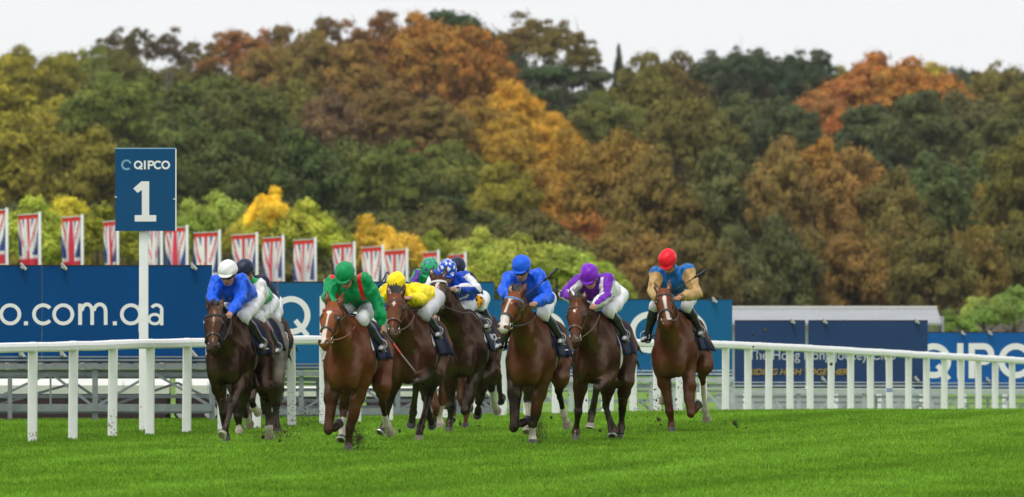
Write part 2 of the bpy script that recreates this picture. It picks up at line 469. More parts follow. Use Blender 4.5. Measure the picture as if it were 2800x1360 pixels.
def text_mesh(name, body, size, mat, parent, loc, shear=0.0, width=None, bold=0.0):
    cu = bpy.data.curves.new(name, 'FONT'); cu.body = body; cu.size = size; cu.shear = shear; cu.extrude = .003; cu.offset = bold
    tmp = bpy.data.objects.new(name, cu); COL.objects.link(tmp)
    dg = bpy.context.evaluated_depsgraph_get()
    me = bpy.data.meshes.new_from_object(tmp.evaluated_get(dg)); me.name = name
    bpy.data.objects.remove(tmp); bpy.data.curves.remove(cu)
    co = np.zeros(len(me.vertices) * 3, np.float32); me.vertices.foreach_get('co', co); co = co.reshape(-1, 3)
    w0 = co[:, 0].max() - co[:, 0].min(); k = 1.0 if width is None else width / w0
    V = np.stack([(co[:, 0] - co[:, 0].min()) * k, -co[:, 2], co[:, 1]], 1).astype(np.float32)
    me.vertices.foreach_set('co', V.ravel()); me.update()
    me.materials.clear()
    return link(name, me, mat, parent, loc)

# ------------------------------------------------------------------ advertising boards on steel trolley frames
def clamp(mb, p):
    mb.box(p + Vector((0, -.02, -.02)), (.045, .10, .05), Matrix.Rotation(R(35), 3, 'Y')); mb.tube([p + Vector((-.03, -.05, .03)), p + Vector((.05, -.06, -.06))], .022, 8)

def board(name, label, x0, x1, ytop, ybot, D, mat, seams=(), clamps=(), low=(), framemat=None, braces=True, extra=(), legs=True, gap=.004):
    a = P(x0, ybot, D); b = P(x1, ytop, D)
    zg = min(float(ground(a.x, D)), float(ground(b.x, D)))
    root = empty(name, ((a.x + b.x) / 2, D, zg)); off = root.location
    tag(root, label, 'board')
    xs = [a.x] + [P(s, 0, D).x for s in seams] + [b.x]
    for i in range(len(xs) - 1):
        mb = MB(); l, r = xs[i] + gap, xs[i + 1] - gap
        mb.bbox(Vector(((l + r) / 2, D + .06, (a.z + b.z) / 2)) - off, (r - l, .10, b.z - a.z), .004)
        mb.build('panel', mat, root)
        mb = MB(); mb.box(Vector(((l + r) / 2, D + .06, b.z + .008)) - off, (r - l, .11, .016)); mb.build('top_edge', M['dark_rubber'], root)
    for c in clamps:
        mb = MB(); clamp(mb, P(c, ytop, D) - off + Vector((0, -.01, .01))); mb.build('clamp', M['clamp'], root)
    for c in low:
        mb = MB(); clamp(mb, P(c, ybot - 28, D) - off + Vector((0, -.03, 0))); mb.build('clamp', M['clamp'], root)
    fm = framemat or M['steel']
    k = D / F
    h = a.z - zg
    def beam(z, t, dy, nm='beam'):
        mb = MB(); mb.bar(Vector((a.x, D + dy, z)) - off, Vector((b.x, D + dy, z)) - off, t, t); mb.build(nm, fm, root)
    z1 = a.z - 10 * k; beam(z1, .07, -.06); z2 = a.z - 24 * k; beam(z2, .045, .16)
    beam(a.z + 7 * k, .03, -.03, 'rail'); beam(a.z + 16 * k, .02, -.025, 'rail')
    z3 = zg + max(.20, h * .23); beam(z3, .10, -.05)
    beam(z3 + h * .5, .03, .45); beam(z3 - .06, .05, .5)
    for q_ in extra: beam(zg + h * q_, .05, .7 + q_)
    n = max(2, int((b.x - a.x) / 1.15)); step = (b.x - a.x) / n
    for i in range(n + 1):
        x = a.x + step * i
        mb = MB(); mb.bar(Vector((x, D + .0, zg + .02)) - off, Vector((x, D + .0, a.z - .001)) - off, .075, .10); mb.build('upright', fm, root)
        mb = MB(); mb.bar(Vector((x + .25, D + .42, zg)) - off, Vector((x + .25, D + .42, z2)) - off, .05, .05); mb.build('upright', fm, root)
        if i < n and braces:
            top = z2 - .02; m_ = x + step * (.5 if i % 2 else .62)
            for p, q, dy in (((x + .05, z3 + .04), (m_, top), -.02), ((m_, top), (x + step - .05, z3 + .04), -.02), ((x + .2, z3 + .02), (m_ + .32, top - .14), .3), ((m_ + .32, top - .14), (x + step + .2, z3), .3)):
                mb = MB(); mb.bar(Vector((p[0], D + dy, p[1])) - off, Vector((q[0], D + dy, q[1])) - off, .036, .036); mb.build('brace', fm, root)
            mb = MB(); mb.bar(Vector((m_, D - .02, z3)) - off, Vector((m_, D - .02, top)) - off, .026, .026); mb.build('brace', fm, root)
        if legs and i % 2 == 0 and i < n:
            x2 = x + step * .28
            mb = MB(); mb.bar(Vector((x2, D - .28, zg + .03)) - off, Vector((x2, D - .28, z2 - .08)) - off, .06, .05); mb.build('leg', fm, root)
            mb = MB(); mb.bbox(Vector((x2 - .02, D - .28, zg + .025)) - off, (.24, .2, .05), .02); mb.build('foot', M['soil'], root)
    return root

k1 = 164.5
b1 = board('advertising_board', 'deep blue advertising board with white web address behind the number one post', -60, 580, 728, 992, k1, M['board_deep'], seams=(114,), clamps=(62, 173, 528), low=(58, 170, 528), extra=(.22, .42, .78))
Dl = k1 + .004
g = L_O(28, 860, 30, 10); g.build('letter', M['letter_white'], Dl, b1)
g = Glyph(); g.stroke((71, 879), (71, 890), 11); g.build('dot', M['letter_white'], Dl, b1)
g = L_C(118, 860, 30, 10); g.build('letter', M['letter_white'], Dl, b1)
g = L_O(173, 860, 30, 10); g.build('letter', M['letter_white'], Dl, b1)
g = Glyph()
g.stroke((219, 831), (219, 889), 10.5); g.arc((238, 851), 23.5, 13.5, 0, 180, 16, .8); g.stroke((252, 851), (252, 889), 10); g.arc((273, 851), 23.5, 13.5, 0, 180, 16, .88); g.stroke((289, 851), (289, 889), 10)
g.build('letter', M['letter_white'], Dl, b1)
g = Glyph(); g.stroke((314, 879), (314, 890), 11); g.build('dot', M['letter_white'], Dl, b1)
g = Glyph(); g.arc((358, 860), 30, 20); g.stroke((384, 831), (384, 908), 10); g.build('letter', M['letter_white'], Dl, b1)
g = Glyph(); g.arc((423, 873), 17, 9, 0, 360, 24, 1.15); g.stroke((442, 848), (442, 890), 9.5); g.arc((428, 849), 19, 10, 0, 150, 16); g.build('letter', M['letter_white'], Dl, b1)

k2 = 186.0
b2 = board('advertising_board', 'teal blue advertising board behind the green, yellow and chequered riders', 560, 1352, 773, 1012, k2, M['board_teal'], seams=(760, 960, 1160), clamps=(890, 1130), low=(780, 1000), extra=(.12, .3, .42, .62, .8))
qipco(796, 863, 53, 16, k2 + .004, b2, M['letter_white'])
k3 = 208.0
b3 = board('advertising_board', 'teal blue advertising board behind the royal blue and purple riders', 1340, 2003, 820, 1030, k3, M['board_teal'], seams=(1560, 1780), clamps=(1440, 1952), low=(1600, 1850), extra=(.3, .55, .8), framemat=M['steel_pale'])
qipco(1490, 909, 57, 17, k3 + .004, b3, M['letter_white'])
k4 = 228.0
b4 = board('advertising_board', 'dark navy advertising board with serif club name and gold slogan', 2005, 2541, 878, 1062, k4, M['board_navy'], gap=.028, seams=(2206,), clamps=(2166, 2254, 2506), low=(2250, 2505), framemat=M['steel_pale'])
p = P(2046, 984, k4 - .002); text_mesh('lettering', 'The Hong Kong Jockey Club', .27, M['letter_dull'], b4, p - b4.location, width=403 * k4 / F, bold=.001)
p = P(2046, 1025, k4 - .002); text_mesh('slogan', 'RIDING HIGH TOGETHER', .16, M['letter_gold'], b4, p - b4.location, shear=.25, width=272 * k4 / F, bold=.003)
k5 = 246.0
b5 = board('advertising_board', 'bright blue advertising board at the right edge with large white capitals', 2500, 3010, 910, 1064, k5, M['board_bright'], clamps=(2632, 2706), low=(2700,), framemat=M['steel_pale'])
qipco(2553, 987, 48, 17, k5 + .004, b5, M['letter_white'], u=.93)

# ------------------------------------------------------------------ furlong marker
def build_marker():
    D = 149.5
    base = P(393, 1180, D)
    zg = float(ground(base.x, D))
    root = empty('furlong_marker', (base.x, D, zg)); off = root.location
    tag(root, 'white post carrying a tall blue panel with a large white number one', 'sign')
    mb = MB(); t = P(393, 633, D)
    mb.bbox(Vector((base.x, D, (zg - .3 + t.z) / 2)) - off, (25 * D / F, .09, t.z - zg + .3), .008); mb.build('pole', M['post_paint'], root)
    for (y0, y1) in ((408, 541.6), (542.2, 632)):
        a, b = P(315, y1, D - .10), P(479, y0, D - .10)
        mb = MB(); mb.bbox(Vector(((a.x + b.x) / 2, D - .07, (a.z + b.z) / 2)) - off, (b.x - a.x, .05, b.z - a.z), .003); mb.build('panel', M['sign_blue'], root)
    a, b = P(315, 632, D), P(481, 408, D)
    mb = MB(); mb.box(Vector((b.x + .002, D - .06, (a.z + b.z) / 2)) - off, (.014, .07, b.z - a.z)); mb.build('edge_trim', M['letter_white'], root)
    mb = MB(); mb.box(Vector(((a.x + b.x) / 2, D - .06, b.z + .008)) - off, (b.x - a.x, .07, .014)); mb.build('edge_trim', M['letter_pale'], root)
    for x, y in ((317, 539), (477, 545)):
        mb = MB(); mb.box(P(x, y, D - .1) - off, (.03, .012, .012), Matrix.Rotation(R(15), 3, 'Y')); mb.build('bracket', M['letter_white'], root)
    Dg = D - .0975
    for i in range(15):      # dashed ring emblem, open at the lower right
        t0 = R(300 - i * 19.5); c = (346, 451)
        r0, r1 = 9.5, 15.5 - i * .1
        g = Glyph(); g.stroke((c[0] + r0 * math.cos(t0 - .1), c[1] - r0 * math.sin(t0 - .1)), (c[0] + r1 * math.cos(t0 + .12), c[1] - r1 * math.sin(t0 + .12)), 3.2); g.build('emblem_dash', M['letter_pale'], Dg, root)
    cy, r, w = 451.5, 12.0, 5.0
    for g in (L_Q(378, cy, r, w), L_I(396, cy, r, w), L_P(406.5, cy, r, w), L_C(432, cy, r, w), L_O(453, cy, r, w)): g.build('letter', M['letter_white'], Dg, root)
    s = lambda x, y: (300 + x / 5.005, 400 + y / 5.005)
    g = Glyph(); g.quad([s(432, 482), s(540, 482), s(540, 600), s(440, 600)]); g.quad([s(322, 582), s(432, 482), s(440, 600), s(382, 640)])
    g.quad([s(440, 600), s(540, 600), s(540, 945), s(440, 945)]); g.quad([s(342, 945), s(636, 945), s(636, 1032), s(342, 1032)])
    g.build('numeral', M['letter_white'], Dg, root)
build_marker()

# ------------------------------------------------------------------ trailer, shed behind the boards
def build_trailer(D, px0, px1, pyt, pym, label, wheels, split):
    a, b = P(px0, 1140, D), P(px1, pyt, D); zg = float(ground(a.x, D))
    root = empty('trailer', ((a.x + b.x) / 2, D, zg)); off = root.location
    tag(root, label, 'trailer')
    zt, zm = b.z, P(0, pym, D).z
    prof = [(-.45, zm), (-.47, zm + .12), (-.42, zt - .07), (-.3, zt - .01), (0, zt + .02), (.3, zt - .01), (.42, zt - .07), (.47, zm + .12), (.45, zm)]
    segs = [(a.x, a.x + (b.x - a.x) * split), (a.x + (b.x - a.x) * (split + .02), b.x)]
    for l, r in segs:
        mb = MB(); n = len(prof)
        V = [Vector((x, D + .8 + u, z)) - off for x in (l, r) for u, z in prof]
        mb.add(V, [(j, j + 1, n + j + 1, n + j) for j in range(n - 1)] + [(n - 1, 0, n, 2 * n - 1), tuple(range(n - 1, -1, -1)), tuple(range(n, 2 * n))]); mb.build('body', M['van_white'], root)
        mb = MB(); mb.bbox(Vector(((l + r) / 2, D + .8, (zg + .02 + zm) / 2)) - off, (r - l, .84, zm - zg - .02), .05); mb.build('skirt', M['van_maroon'], root)
        for i in range(1, 5):
            x = l + (r - l) * i / 5; mb = MB(); mb.box(Vector((x, D + .325, (zt + zm) / 2 - .04)) - off, (.006, .008, (zt - zm) * .62)); mb.build('seam', M['steel_pale'], root)
    for px in wheels:
        p = P(px, 1128, D); mb = MB(); mb.cyl(Vector((p.x, D + .30, zg + .13)) - off, Vector((p.x, D + .48, zg + .13)) - off, .13); w = mb.build('wheel', M['dark_rubber'], root, False)
        mb = MB(); mb.cyl(Vector((p.x, D + .285, zg + .13)) - off, Vector((p.x, D + .299, zg + .13)) - off, .095); mb.build('hub', M['clamp'], w)
build_trailer(170.0, -170, 700, 1024, 1078, 'long white round-topped trailer with dark maroon skirt parked behind the steel frame', (498, 575, 640), .725)
build_trailer(196.0, 700, 1340, 1062, 1085, 'low dark skirted trailer behind the frames in the middle, mostly covered by the horses', (780, 1250), .45)

def build_shed():
    D = 300.0
    a, b = P(1960, 884, D), P(2575, 847, D); zg = float(ground(b.x, D))
    root = empty('shed', ((a.x + b.x) / 2, D, zg)); off = root.location
    tag(root, 'long low shed with pale grey ribbed metal roof behind the navy board', 'shed')
    n = 75; dx = (b.x - a.x) / n
    V = []; Fc = []
    for i in range(n * 2 + 1):
        x = a.x + dx * i / 2; lift = .03 if i % 2 else 0
        V += [Vector((x, D - .3, a.z + lift)) - off, Vector((x - .0, D + 3.2, b.z + lift)) - off]
    V2 = [v - Vector((0, 0, .06)) for v in V]
    m = len(V)
    for i in range(n * 2): Fc += [(2 * i, 2 * i + 2, 2 * i + 3, 2 * i + 1), (m + 2 * i, m + 2 * i + 1, m + 2 * i + 3, m + 2 * i + 2), (2 * i, m + 2 * i, m + 2 * i + 2, 2 * i + 2)]
    mb = MB(); mb.add(V + V2, Fc); mb.build('roof', M['roof_metal'], root)
    mb = MB(); mb.bar(Vector((a.x, D + 3.2, b.z + .05)) - off, Vector((b.x, D + 3.2, b.z + .05)) - off, .1, .06); mb.build('ridge_cap', pmat('ridge', (.6, .6, .55), .6), root)
    mb = MB(); mb.box(Vector(((a.x + b.x) / 2, D + 1.6, (zg + a.z) / 2 - .1)) - off, (b.x - a.x - .1, 3.2, a.z - zg - .2)); mb.build('wall', M['roof_metal'], root)
    mb = MB(); mb.box(Vector((b.x + .02, D + 1.45, (a.z - .75 + (a.z + b.z) / 2) / 2)) - off, (.05, 3.4, .9)); mb.build('gable', M['roof_metal'], root)
build_shed()

# ------------------------------------------------------------------ union flag banners
def union_colour(U, Vv, top):
    """U across (-.5...5), V along (-1..1)"""
    RED, WHT, BLU = np.array(srgb(218, 66, 92)), np.array((.82, .80, .82)), np.array(srgb(66, 84, 150))
    c = np.tile(BLU, (len(U), 1))
    dg = np.minimum(np.abs(U - Vv / 2), np.abs(U + Vv / 2)) * .894
    c[dg < .15] = WHT; c[dg < .030] = RED
    s = (np.abs(U) < .185) | (np.abs(Vv) < .167); c[s] = WHT
    s = (np.abs(U) < .085) | (np.abs(Vv) < .1); c[s] = RED
    c[Vv > top] = np.array(srgb(212, 62, 55))
    return c
M['flag_cloth'] = pmat('flag_cloth', rough=.8, spec=.1, attr=True)
M['flag_pole'] = pmat('flag_pole', (.62, .64, .64), .4)
FL = [(-45, 13, 579, 290), (50, 103, 590, 292), (170, 219, 597, 295), (284, 316, 609, 298), (396, 436, 622, 302), (452, 506, 626, 305), (531, 595, 639, 308), (634, 697, 645, 312), (719, 769, 653, 316), (804, 857, 659, 320), (910, 964, 670, 326), (989, 1042, 679, 332), (1050, 1108, 688, 338), (1157, 1194, 693, 345), (1228, 1268, 699, 350)]
ORD = ['first', 'second', 'third', 'fourth', 'fifth', 'sixth', 'seventh', 'eighth', 'ninth', 'tenth', 'eleventh', 'twelfth', 'thirteenth', 'fourteenth', 'fifteenth']
def build_flag(i, x0, x1, yt, D):
    a, b = P(x0, yt, D), P(x1, yt - 4, D)
    zg = float(ground(b.x, D))
    root = empty('flag', (b.x, D, zg)); off = root.location
    tag(root, 'hanging union flag banner on pale pole, %s from the left in the row' % ORD[i], 'flag', 'union flag banners in a row behind the boards')
    rng = np.random.default_rng(40 + i)
    nu, nv = 28, 60
    w = b.x - a.x; Lg = 2.45 * D / 300
    u = np.linspace(0, 1, nu); v = np.linspace(0, 1, nv)
    Uu, Vv = np.meshgrid(u, v, indexing='ij')
    ph = rng.random(4) * 6.28
    grow = np.clip(Vv * 3, 0, 1)
    fold = grow * (.075 * np.sin(Uu * 15 + ph[0] + Vv * 1.2) + .045 * np.sin(Uu * 27 + ph[1] - Vv * 2))
    xx = a.x + w * Uu + grow * (.05 * np.sin(Uu * 15 + ph[2]) * np.sin(Uu * math.pi) + .03 * np.sin(Vv * 5 + ph[3]) * (1 - Uu))
    zz = a.z + (b.z - a.z) * Uu - Lg * Vv
    V = np.stack([xx, D + fold, zz], -1).reshape(-1, 3) - np.array(off)
    I, J = np.meshgrid(np.arange(nu - 1), np.arange(nv - 1), indexing='ij'); k = (I * nv + J).ravel()
    me = mesh_np('banner', V, np.stack([k, k + 1, k + nv + 1, k + nv], 1))
    sh = rng.uniform(-.03, .03)
    set_col(me, union_colour((Uu - .5 + sh * Vv).ravel(), (1 - 2 * Vv).ravel(), .91))
    link('banner', me, M['flag_cloth'], root)
    mb = MB(); mb.tube([Vector((b.x + .06, D, zg - .3)) - off, Vector((b.x + .05, D, b.z + .06)) - off], [.05, .035], 8); mb.build('pole', M['flag_pole'], root, True)
    mb = MB(); mb.tube([Vector((a.x - .03, D, a.z + .01)) - off, Vector((b.x + .05, D, b.z + .01)) - off], .014, 6); mb.build('batten', M['flag_pole'], root, True)
for i, (x0, x1, yt, D) in enumerate(FL): build_flag(i, x0, x1, yt, D)
# ------------------------------------------------------------------ trees
def foliage_material():
    m = bpy.data.materials.new('foliage'); m.use_nodes = True
    N, L = m.node_tree.nodes, m.node_tree.links
    b = N['Principled BSDF']; b.inputs['Roughness'].default_value = .7; b.inputs['Specular IOR Level'].default_value = .2
    oi = N.new('ShaderNodeObjectInfo'); geo = N.new('ShaderNodeNewGeometry')
    n1 = N.new('ShaderNodeTexNoise'); n1.inputs['Scale'].default_value = .42; n1.inputs['Detail'].default_value = 3; n1.inputs['Roughness'].default_value = .6
    L.new(geo.outputs['Position'], n1.inputs['Vector'])
    # patches turning ochre, and a lighter or darker cast from branch to branch
    n1.inputs['Scale'].default_value = .55
    pf = N.new('ShaderNodeMapRange'); pf.inputs[1].default_value = .40; pf.inputs[2].default_value = .66; pf.inputs[3].default_value = 0; pf.inputs[4].default_value = .42
    L.new(n1.outputs[0], pf.inputs[0])
    oc = N.new('ShaderNodeMix'); oc.data_type = 'RGBA'; L.new(pf.outputs[0], oc.inputs[0]); L.new(oi.outputs['Color'], oc.inputs[6])
    lum = N.new('ShaderNodeRGBToBW'); L.new(oi.outputs['Color'], lum.inputs[0])
    om = N.new('ShaderNodeMix'); om.data_type = 'RGBA'; om.blend_type = 'MULTIPLY'; om.inputs[0].default_value = 1; om.inputs[6].default_value = (1.38, 1.18, .20, 1); L.new(lum.outputs[0], om.inputs[7])
    L.new(om.outputs[2], oc.inputs[7])
    val = N.new('ShaderNodeMapRange'); val.inputs[3].default_value = .82; val.inputs[4].default_value = 1.2
    L.new(geo.outputs['Random Per Island'], val.inputs[0])
    n2 = N.new('ShaderNodeTexNoise'); n2.inputs['Scale'].default_value = .75; n2.inputs['Detail'].default_value = 2
    L.new(geo.outputs['Position'], n2.inputs['Vector'])
    v2 = N.new('ShaderNodeMapRange'); v2.inputs[1].default_value = .3; v2.inputs[2].default_value = .7; v2.inputs[3].default_value = .55; v2.inputs[4].default_value = 1.42
    L.new(n2.outputs[0], v2.inputs[0])
    mu = N.new('ShaderNodeMath'); mu.operation = 'MULTIPLY'; L.new(val.outputs[0], mu.inputs[0]); L.new(v2.outputs[0], mu.inputs[1])
    hs = N.new('ShaderNodeHueSaturation'); hs.inputs['Saturation'].default_value = .99; L.new(mu.outputs[0], hs.inputs['Value']); L.new(oc.outputs[2], hs.inputs['Color'])
    L.new(hs.outputs[0], b.inputs['Base Color'])
    tr = N.new('ShaderNodeBsdfTranslucent'); L.new(hs.outputs[0], tr.inputs[0])
    ms = N.new('ShaderNodeMixShader'); ms.inputs[0].default_value = .16
    L.new(b.outputs[0], ms.inputs[1]); L.new(tr.outputs[0], ms.inputs[2]); L.new(ms.outputs[0], N['Material Output'].inputs[0])
    return m
M['foliage'] = foliage_material()
M['bark'] = pmat('bark', (.07, .055, .042), .9, var=.3, vscale=4, bump=.4, bscale=8)
M['bark_pale'] = pmat('bark_pale', (.19, .17, .15), .9, var=.3, vscale=4)

def crown_mesh(name, kind, seed):
    rng = np.random.default_rng(seed)
    def rdir(n):
        d = rng.normal(size=(n, 3)); return d / np.linalg.norm(d, axis=1, keepdims=True)
    if kind in ('broad', 'tall', 'sparse', 'willow', 'bush'):
        npf = {'broad': 84, 'tall': 80, 'sparse': 52, 'willow': 64, 'bush': 30}[kind]
        d = rdir(npf); d[:, 2] = np.abs(d[:, 2]) * 1.0 - .45 * rng.random(npf)
        rad = .50 + .32 * rng.random(npf)
        c = d * rad[:, None]
        lob = 1 + .16 * np.sin(3 * np.arctan2(d[:, 1], d[:, 0]) + rng.random() * 6)
        c[:, :2] *= lob[:, None]
        if kind == 'tall': c[:, :2] *= (1.05 - .4 * np.clip(c[:, 2:3], 0, 1))
        pr = .11 + .17 * rng.random(npf)
        flat = .72
        nl = {'broad': 17000, 'tall': 16000, 'sparse': 5600, 'willow': 15000, 'bush': 7000}[kind]
        if kind == 'sparse': pr *= .72
    elif kind == 'conifer':
        npf = 90
        t = rng.random(npf) ** .7; a = rng.random(npf) * 6.283
        rr = (1 - t) * .8 + .03
        c = np.stack([np.cos(a) * rr * (.5 + .5 * rng.random(npf)), np.sin(a) * rr, t * 2 - 1], 1)
        pr = .12 + .28 * (1 - t) * (.5 + rng.random(npf) * .5); flat = .9; nl = 9000
    elif kind == 'pine':
        npf = 26
        t = rng.random(npf); a = rng.random(npf) * 6.283
        rr = .75 * np.sqrt(np.clip(1 - (t * .9) ** 2, 0, 1)) * np.sqrt(rng.random(npf))
        c = np.stack([np.cos(a) * rr, np.sin(a) * rr, np.round(t * 5) / 5 * 1.7 - .85 + rng.normal(0, .06, npf)], 1)
        pr = .22 + .2 * rng.random(npf); flat = .36; nl = 9000
    wts = pr ** 2; wts /= wts.sum()
    pi = rng.choice(npf, nl, p=wts)
    dd = rdir(nl); dd[:, 2] = np.where(rng.random(nl) < .7, np.abs(dd[:, 2]), dd[:, 2])
    rr = pr[pi] * (.70 + .38 * rng.random(nl) ** .7)
    off = dd * rr[:, None]; off[:, 2] *= flat
    # ragged twigs
    tw = rng.random(nl) < .16; off[tw] *= (1.15 + .5 * rng.random(tw.sum()))[:, None]
    p = c[pi] + off
    if kind == 'willow': p[:, 2] -= .25 * (p[:, 0] ** 2 + p[:, 1] ** 2) * rng.random(nl)
    nrm = dd * 1.0 + rng.normal(size=(nl, 3)) * .34; nrm[:, 2] += .15
    nrm /= np.linalg.norm(nrm, axis=1, keepdims=True)
    ref = rdir(nl); t1 = np.cross(nrm, ref); t1 /= np.linalg.norm(t1, axis=1, keepdims=True); t2 = np.cross(nrm, t1)
    sz = {'broad': .029, 'tall': .031, 'sparse': .026, 'willow': .029, 'bush': .05, 'conifer': .036, 'pine': .036}[kind]
    s = sz * (.6 + .8 * rng.random(nl))[:, None]
    asp = (1.5 if kind == 'willow' else 1.25)
    V = np.stack([p - t1 * s * asp, p - t2 * s * .8, p + t1 * s * asp, p + t2 * s * .8], 1).reshape(-1, 3)
    return mesh_np(name, V, np.arange(4 * nl).reshape(-1, 4), smooth=False)

def trunk_mesh(name, seed, limbs=9):
    """unit height; crown centre at z = .68"""
    rng = random.Random(seed); mb = MB()
    pts = []; x = y = 0
    for i in range(7):
        t = i / 6; pts.append((x, y, t * .92)); x += rng.uniform(-.012, .012); y += rng.uniform(-.012, .012)
    mb.tube(pts, [.030 * (1 - .8 * i / 6) + .003 for i in range(7)], 7)
    for k in range(limbs):
        t = rng.uniform(.36, .86); a = rng.uniform(0, 6.28); l = rng.uniform(.14, .30)
        p0 = Vector((0, 0, t)); d = Vector((math.cos(a), math.sin(a), rng.uniform(.5, 1.2))).normalized()
        p1 = p0 + d * l * .5 + Vector((rng.uniform(-.02, .02), 0, .01)); p2 = p0 + d * l + Vector((0, 0, .04))
        mb.tube([p0, p1, p2], [.012 * (1.3 - t), .008 * (1.3 - t), .002], 5)
        for q in range(3):
            e = Vector((rng.uniform(-1, 1), rng.uniform(-1, 1), rng.uniform(.2, 1))).normalized() * l * .45
            s0 = p0.lerp(p2, rng.uniform(.4, .9)); mb.tube([s0, s0 + e * .6, s0 + e], [.004, .003, .001], 4)
    return mb.mesh(name, True)

CROWN = {}
for kd, cnt in (('broad', 4), ('tall', 3), ('sparse', 3), ('willow', 3), ('conifer', 2), ('pine', 2), ('bush', 2)):
    CROWN[kd] = []
    for q in range(cnt):
        me = crown_mesh('crown', kd, 100 + 17 * q + 7 * len(kd) + ord(kd[1])); me.materials.append(M['foliage']); CROWN[kd].append(me)
TRUNK = []
for q in range(4):
    me = trunk_mesh('trunk', 50 + q, 9 + 3 * q); me.materials.append(M['bark']); TRUNK.append(me)
me = trunk_mesh('trunk', 61, 14); me.materials.append(M['bark_pale']); TRUNK.append(me)

LAND = [(0, 'the left edge'), (75, 'the second flag'), (195, 'the third flag'), (398, 'the number one sign'), (620, 'the white-capped rider'), (745, 'the ninth flag'), (940, 'the green-capped rider'), (1100, 'the yellow-capped rider'), (1215, 'the chequered-capped rider'), (1430, 'the royal blue rider'), (1620, 'the purple-capped rider'), (1830, 'the red-capped rider'), (2090, 'the shed left half'), (2270, 'the navy board'), (2450, 'the shed right half'), (2600, 'the shed right end'), (2775, 'the right edge')]
used = {}
tr_rng = random.Random(11)
def colour_name(c):
    r, g, b = c
    if r > 140 and g > 125 and b < 60: return 'bright yellow'
    if r > 150 and g > 95: return 'golden yellow'
    if r > 135 and g < 85: return 'rust orange'
    if r > 120 and g > 85 and r > g * 1.25: return 'orange brown'
    if r > g * 1.3: return 'reddish brown'
    if g > 120 and g > r: return 'light green'
    if g > 110: return 'yellow green'
    if r > g * 1.12: return 'tawny brown'
    if r > g * 1.0 and r > 85: return 'olive gold'
    if g > r * 1.1: return 'dark green'
    return 'olive green'
KNAME = {'broad': 'broad tree', 'tall': 'tall tree', 'sparse': 'bare-twigged tree', 'willow': 'rounded willow', 'conifer': 'pointed conifer', 'pine': 'layered pine', 'bush': 'rounded bush'}
def tree(cx, ytop, wpx, hpx, D, col, kind, layer, label=None, group=None, gain=1.0):
    k = D / F
    x = (cx - 1400) * k; ztop = ZC - (ytop - HZ) * k
    w, h = wpx * k, hpx * k
    zg = float(ground(x, D)) - .2
    zc = ztop - h * .5
    H = max((zc - zg) / .66, h * .9)
    lz = zc + 0.0
    name = {'conifer': 'conifer_tree', 'pine': 'pine_tree', 'willow': 'willow_tree', 'bush': 'bush'}.get(kind, 'broadleaf_tree')
    root = empty(name, (x, D, zg), tr_rng.uniform(0, 6.28))
    if label is None:
        lm = min(LAND, key=lambda t: abs(t[0] - cx)); d = cx - lm[0]
        where = 'above' if abs(d) < 45 else ('right of' if d > 0 else 'left of')
        label = '%s %s %s, %s %s' % (colour_name(col), KNAME[kind] if group is None else 'tree', layer, where, lm[1])
        if label in used:
            label += ', %s one' % ('lower' if ytop > used[label] else 'higher')
            if label in used: label += ' right' if cx > lm[0] else ' left'
            used[label] = ytop
        else: used[label] = ytop
    tag(root, label, 'bush' if kind == 'bush' else 'tree', group)
    c = bpy.data.objects.new('crown', tr_rng.choice(CROWN[kind])); COL.objects.link(c); c.parent = root
    c.location = (0, 0, zc - zg); c.scale = (w * .53, w * .53, h * .53)
    lin = srgb(*col, 1.0)
    c.color = (lin[0] * gain, lin[1] * gain, lin[2] * gain, 1)
    if kind == 'bush':
        t = bpy.data.objects.new('stem', TRUNK[0])
    else:
        t = bpy.data.objects.new('trunk', TRUNK[4] if kind == 'sparse' and tr_rng.random() < .4 else tr_rng.choice(TRUNK[:4]))
    COL.objects.link(t); t.parent = root
    tw = max(w * 1.35, 2.0)
    t.scale = (tw, tw, (zc + (.04 if kind == 'sparse' else .0) * h - zg))
    return root

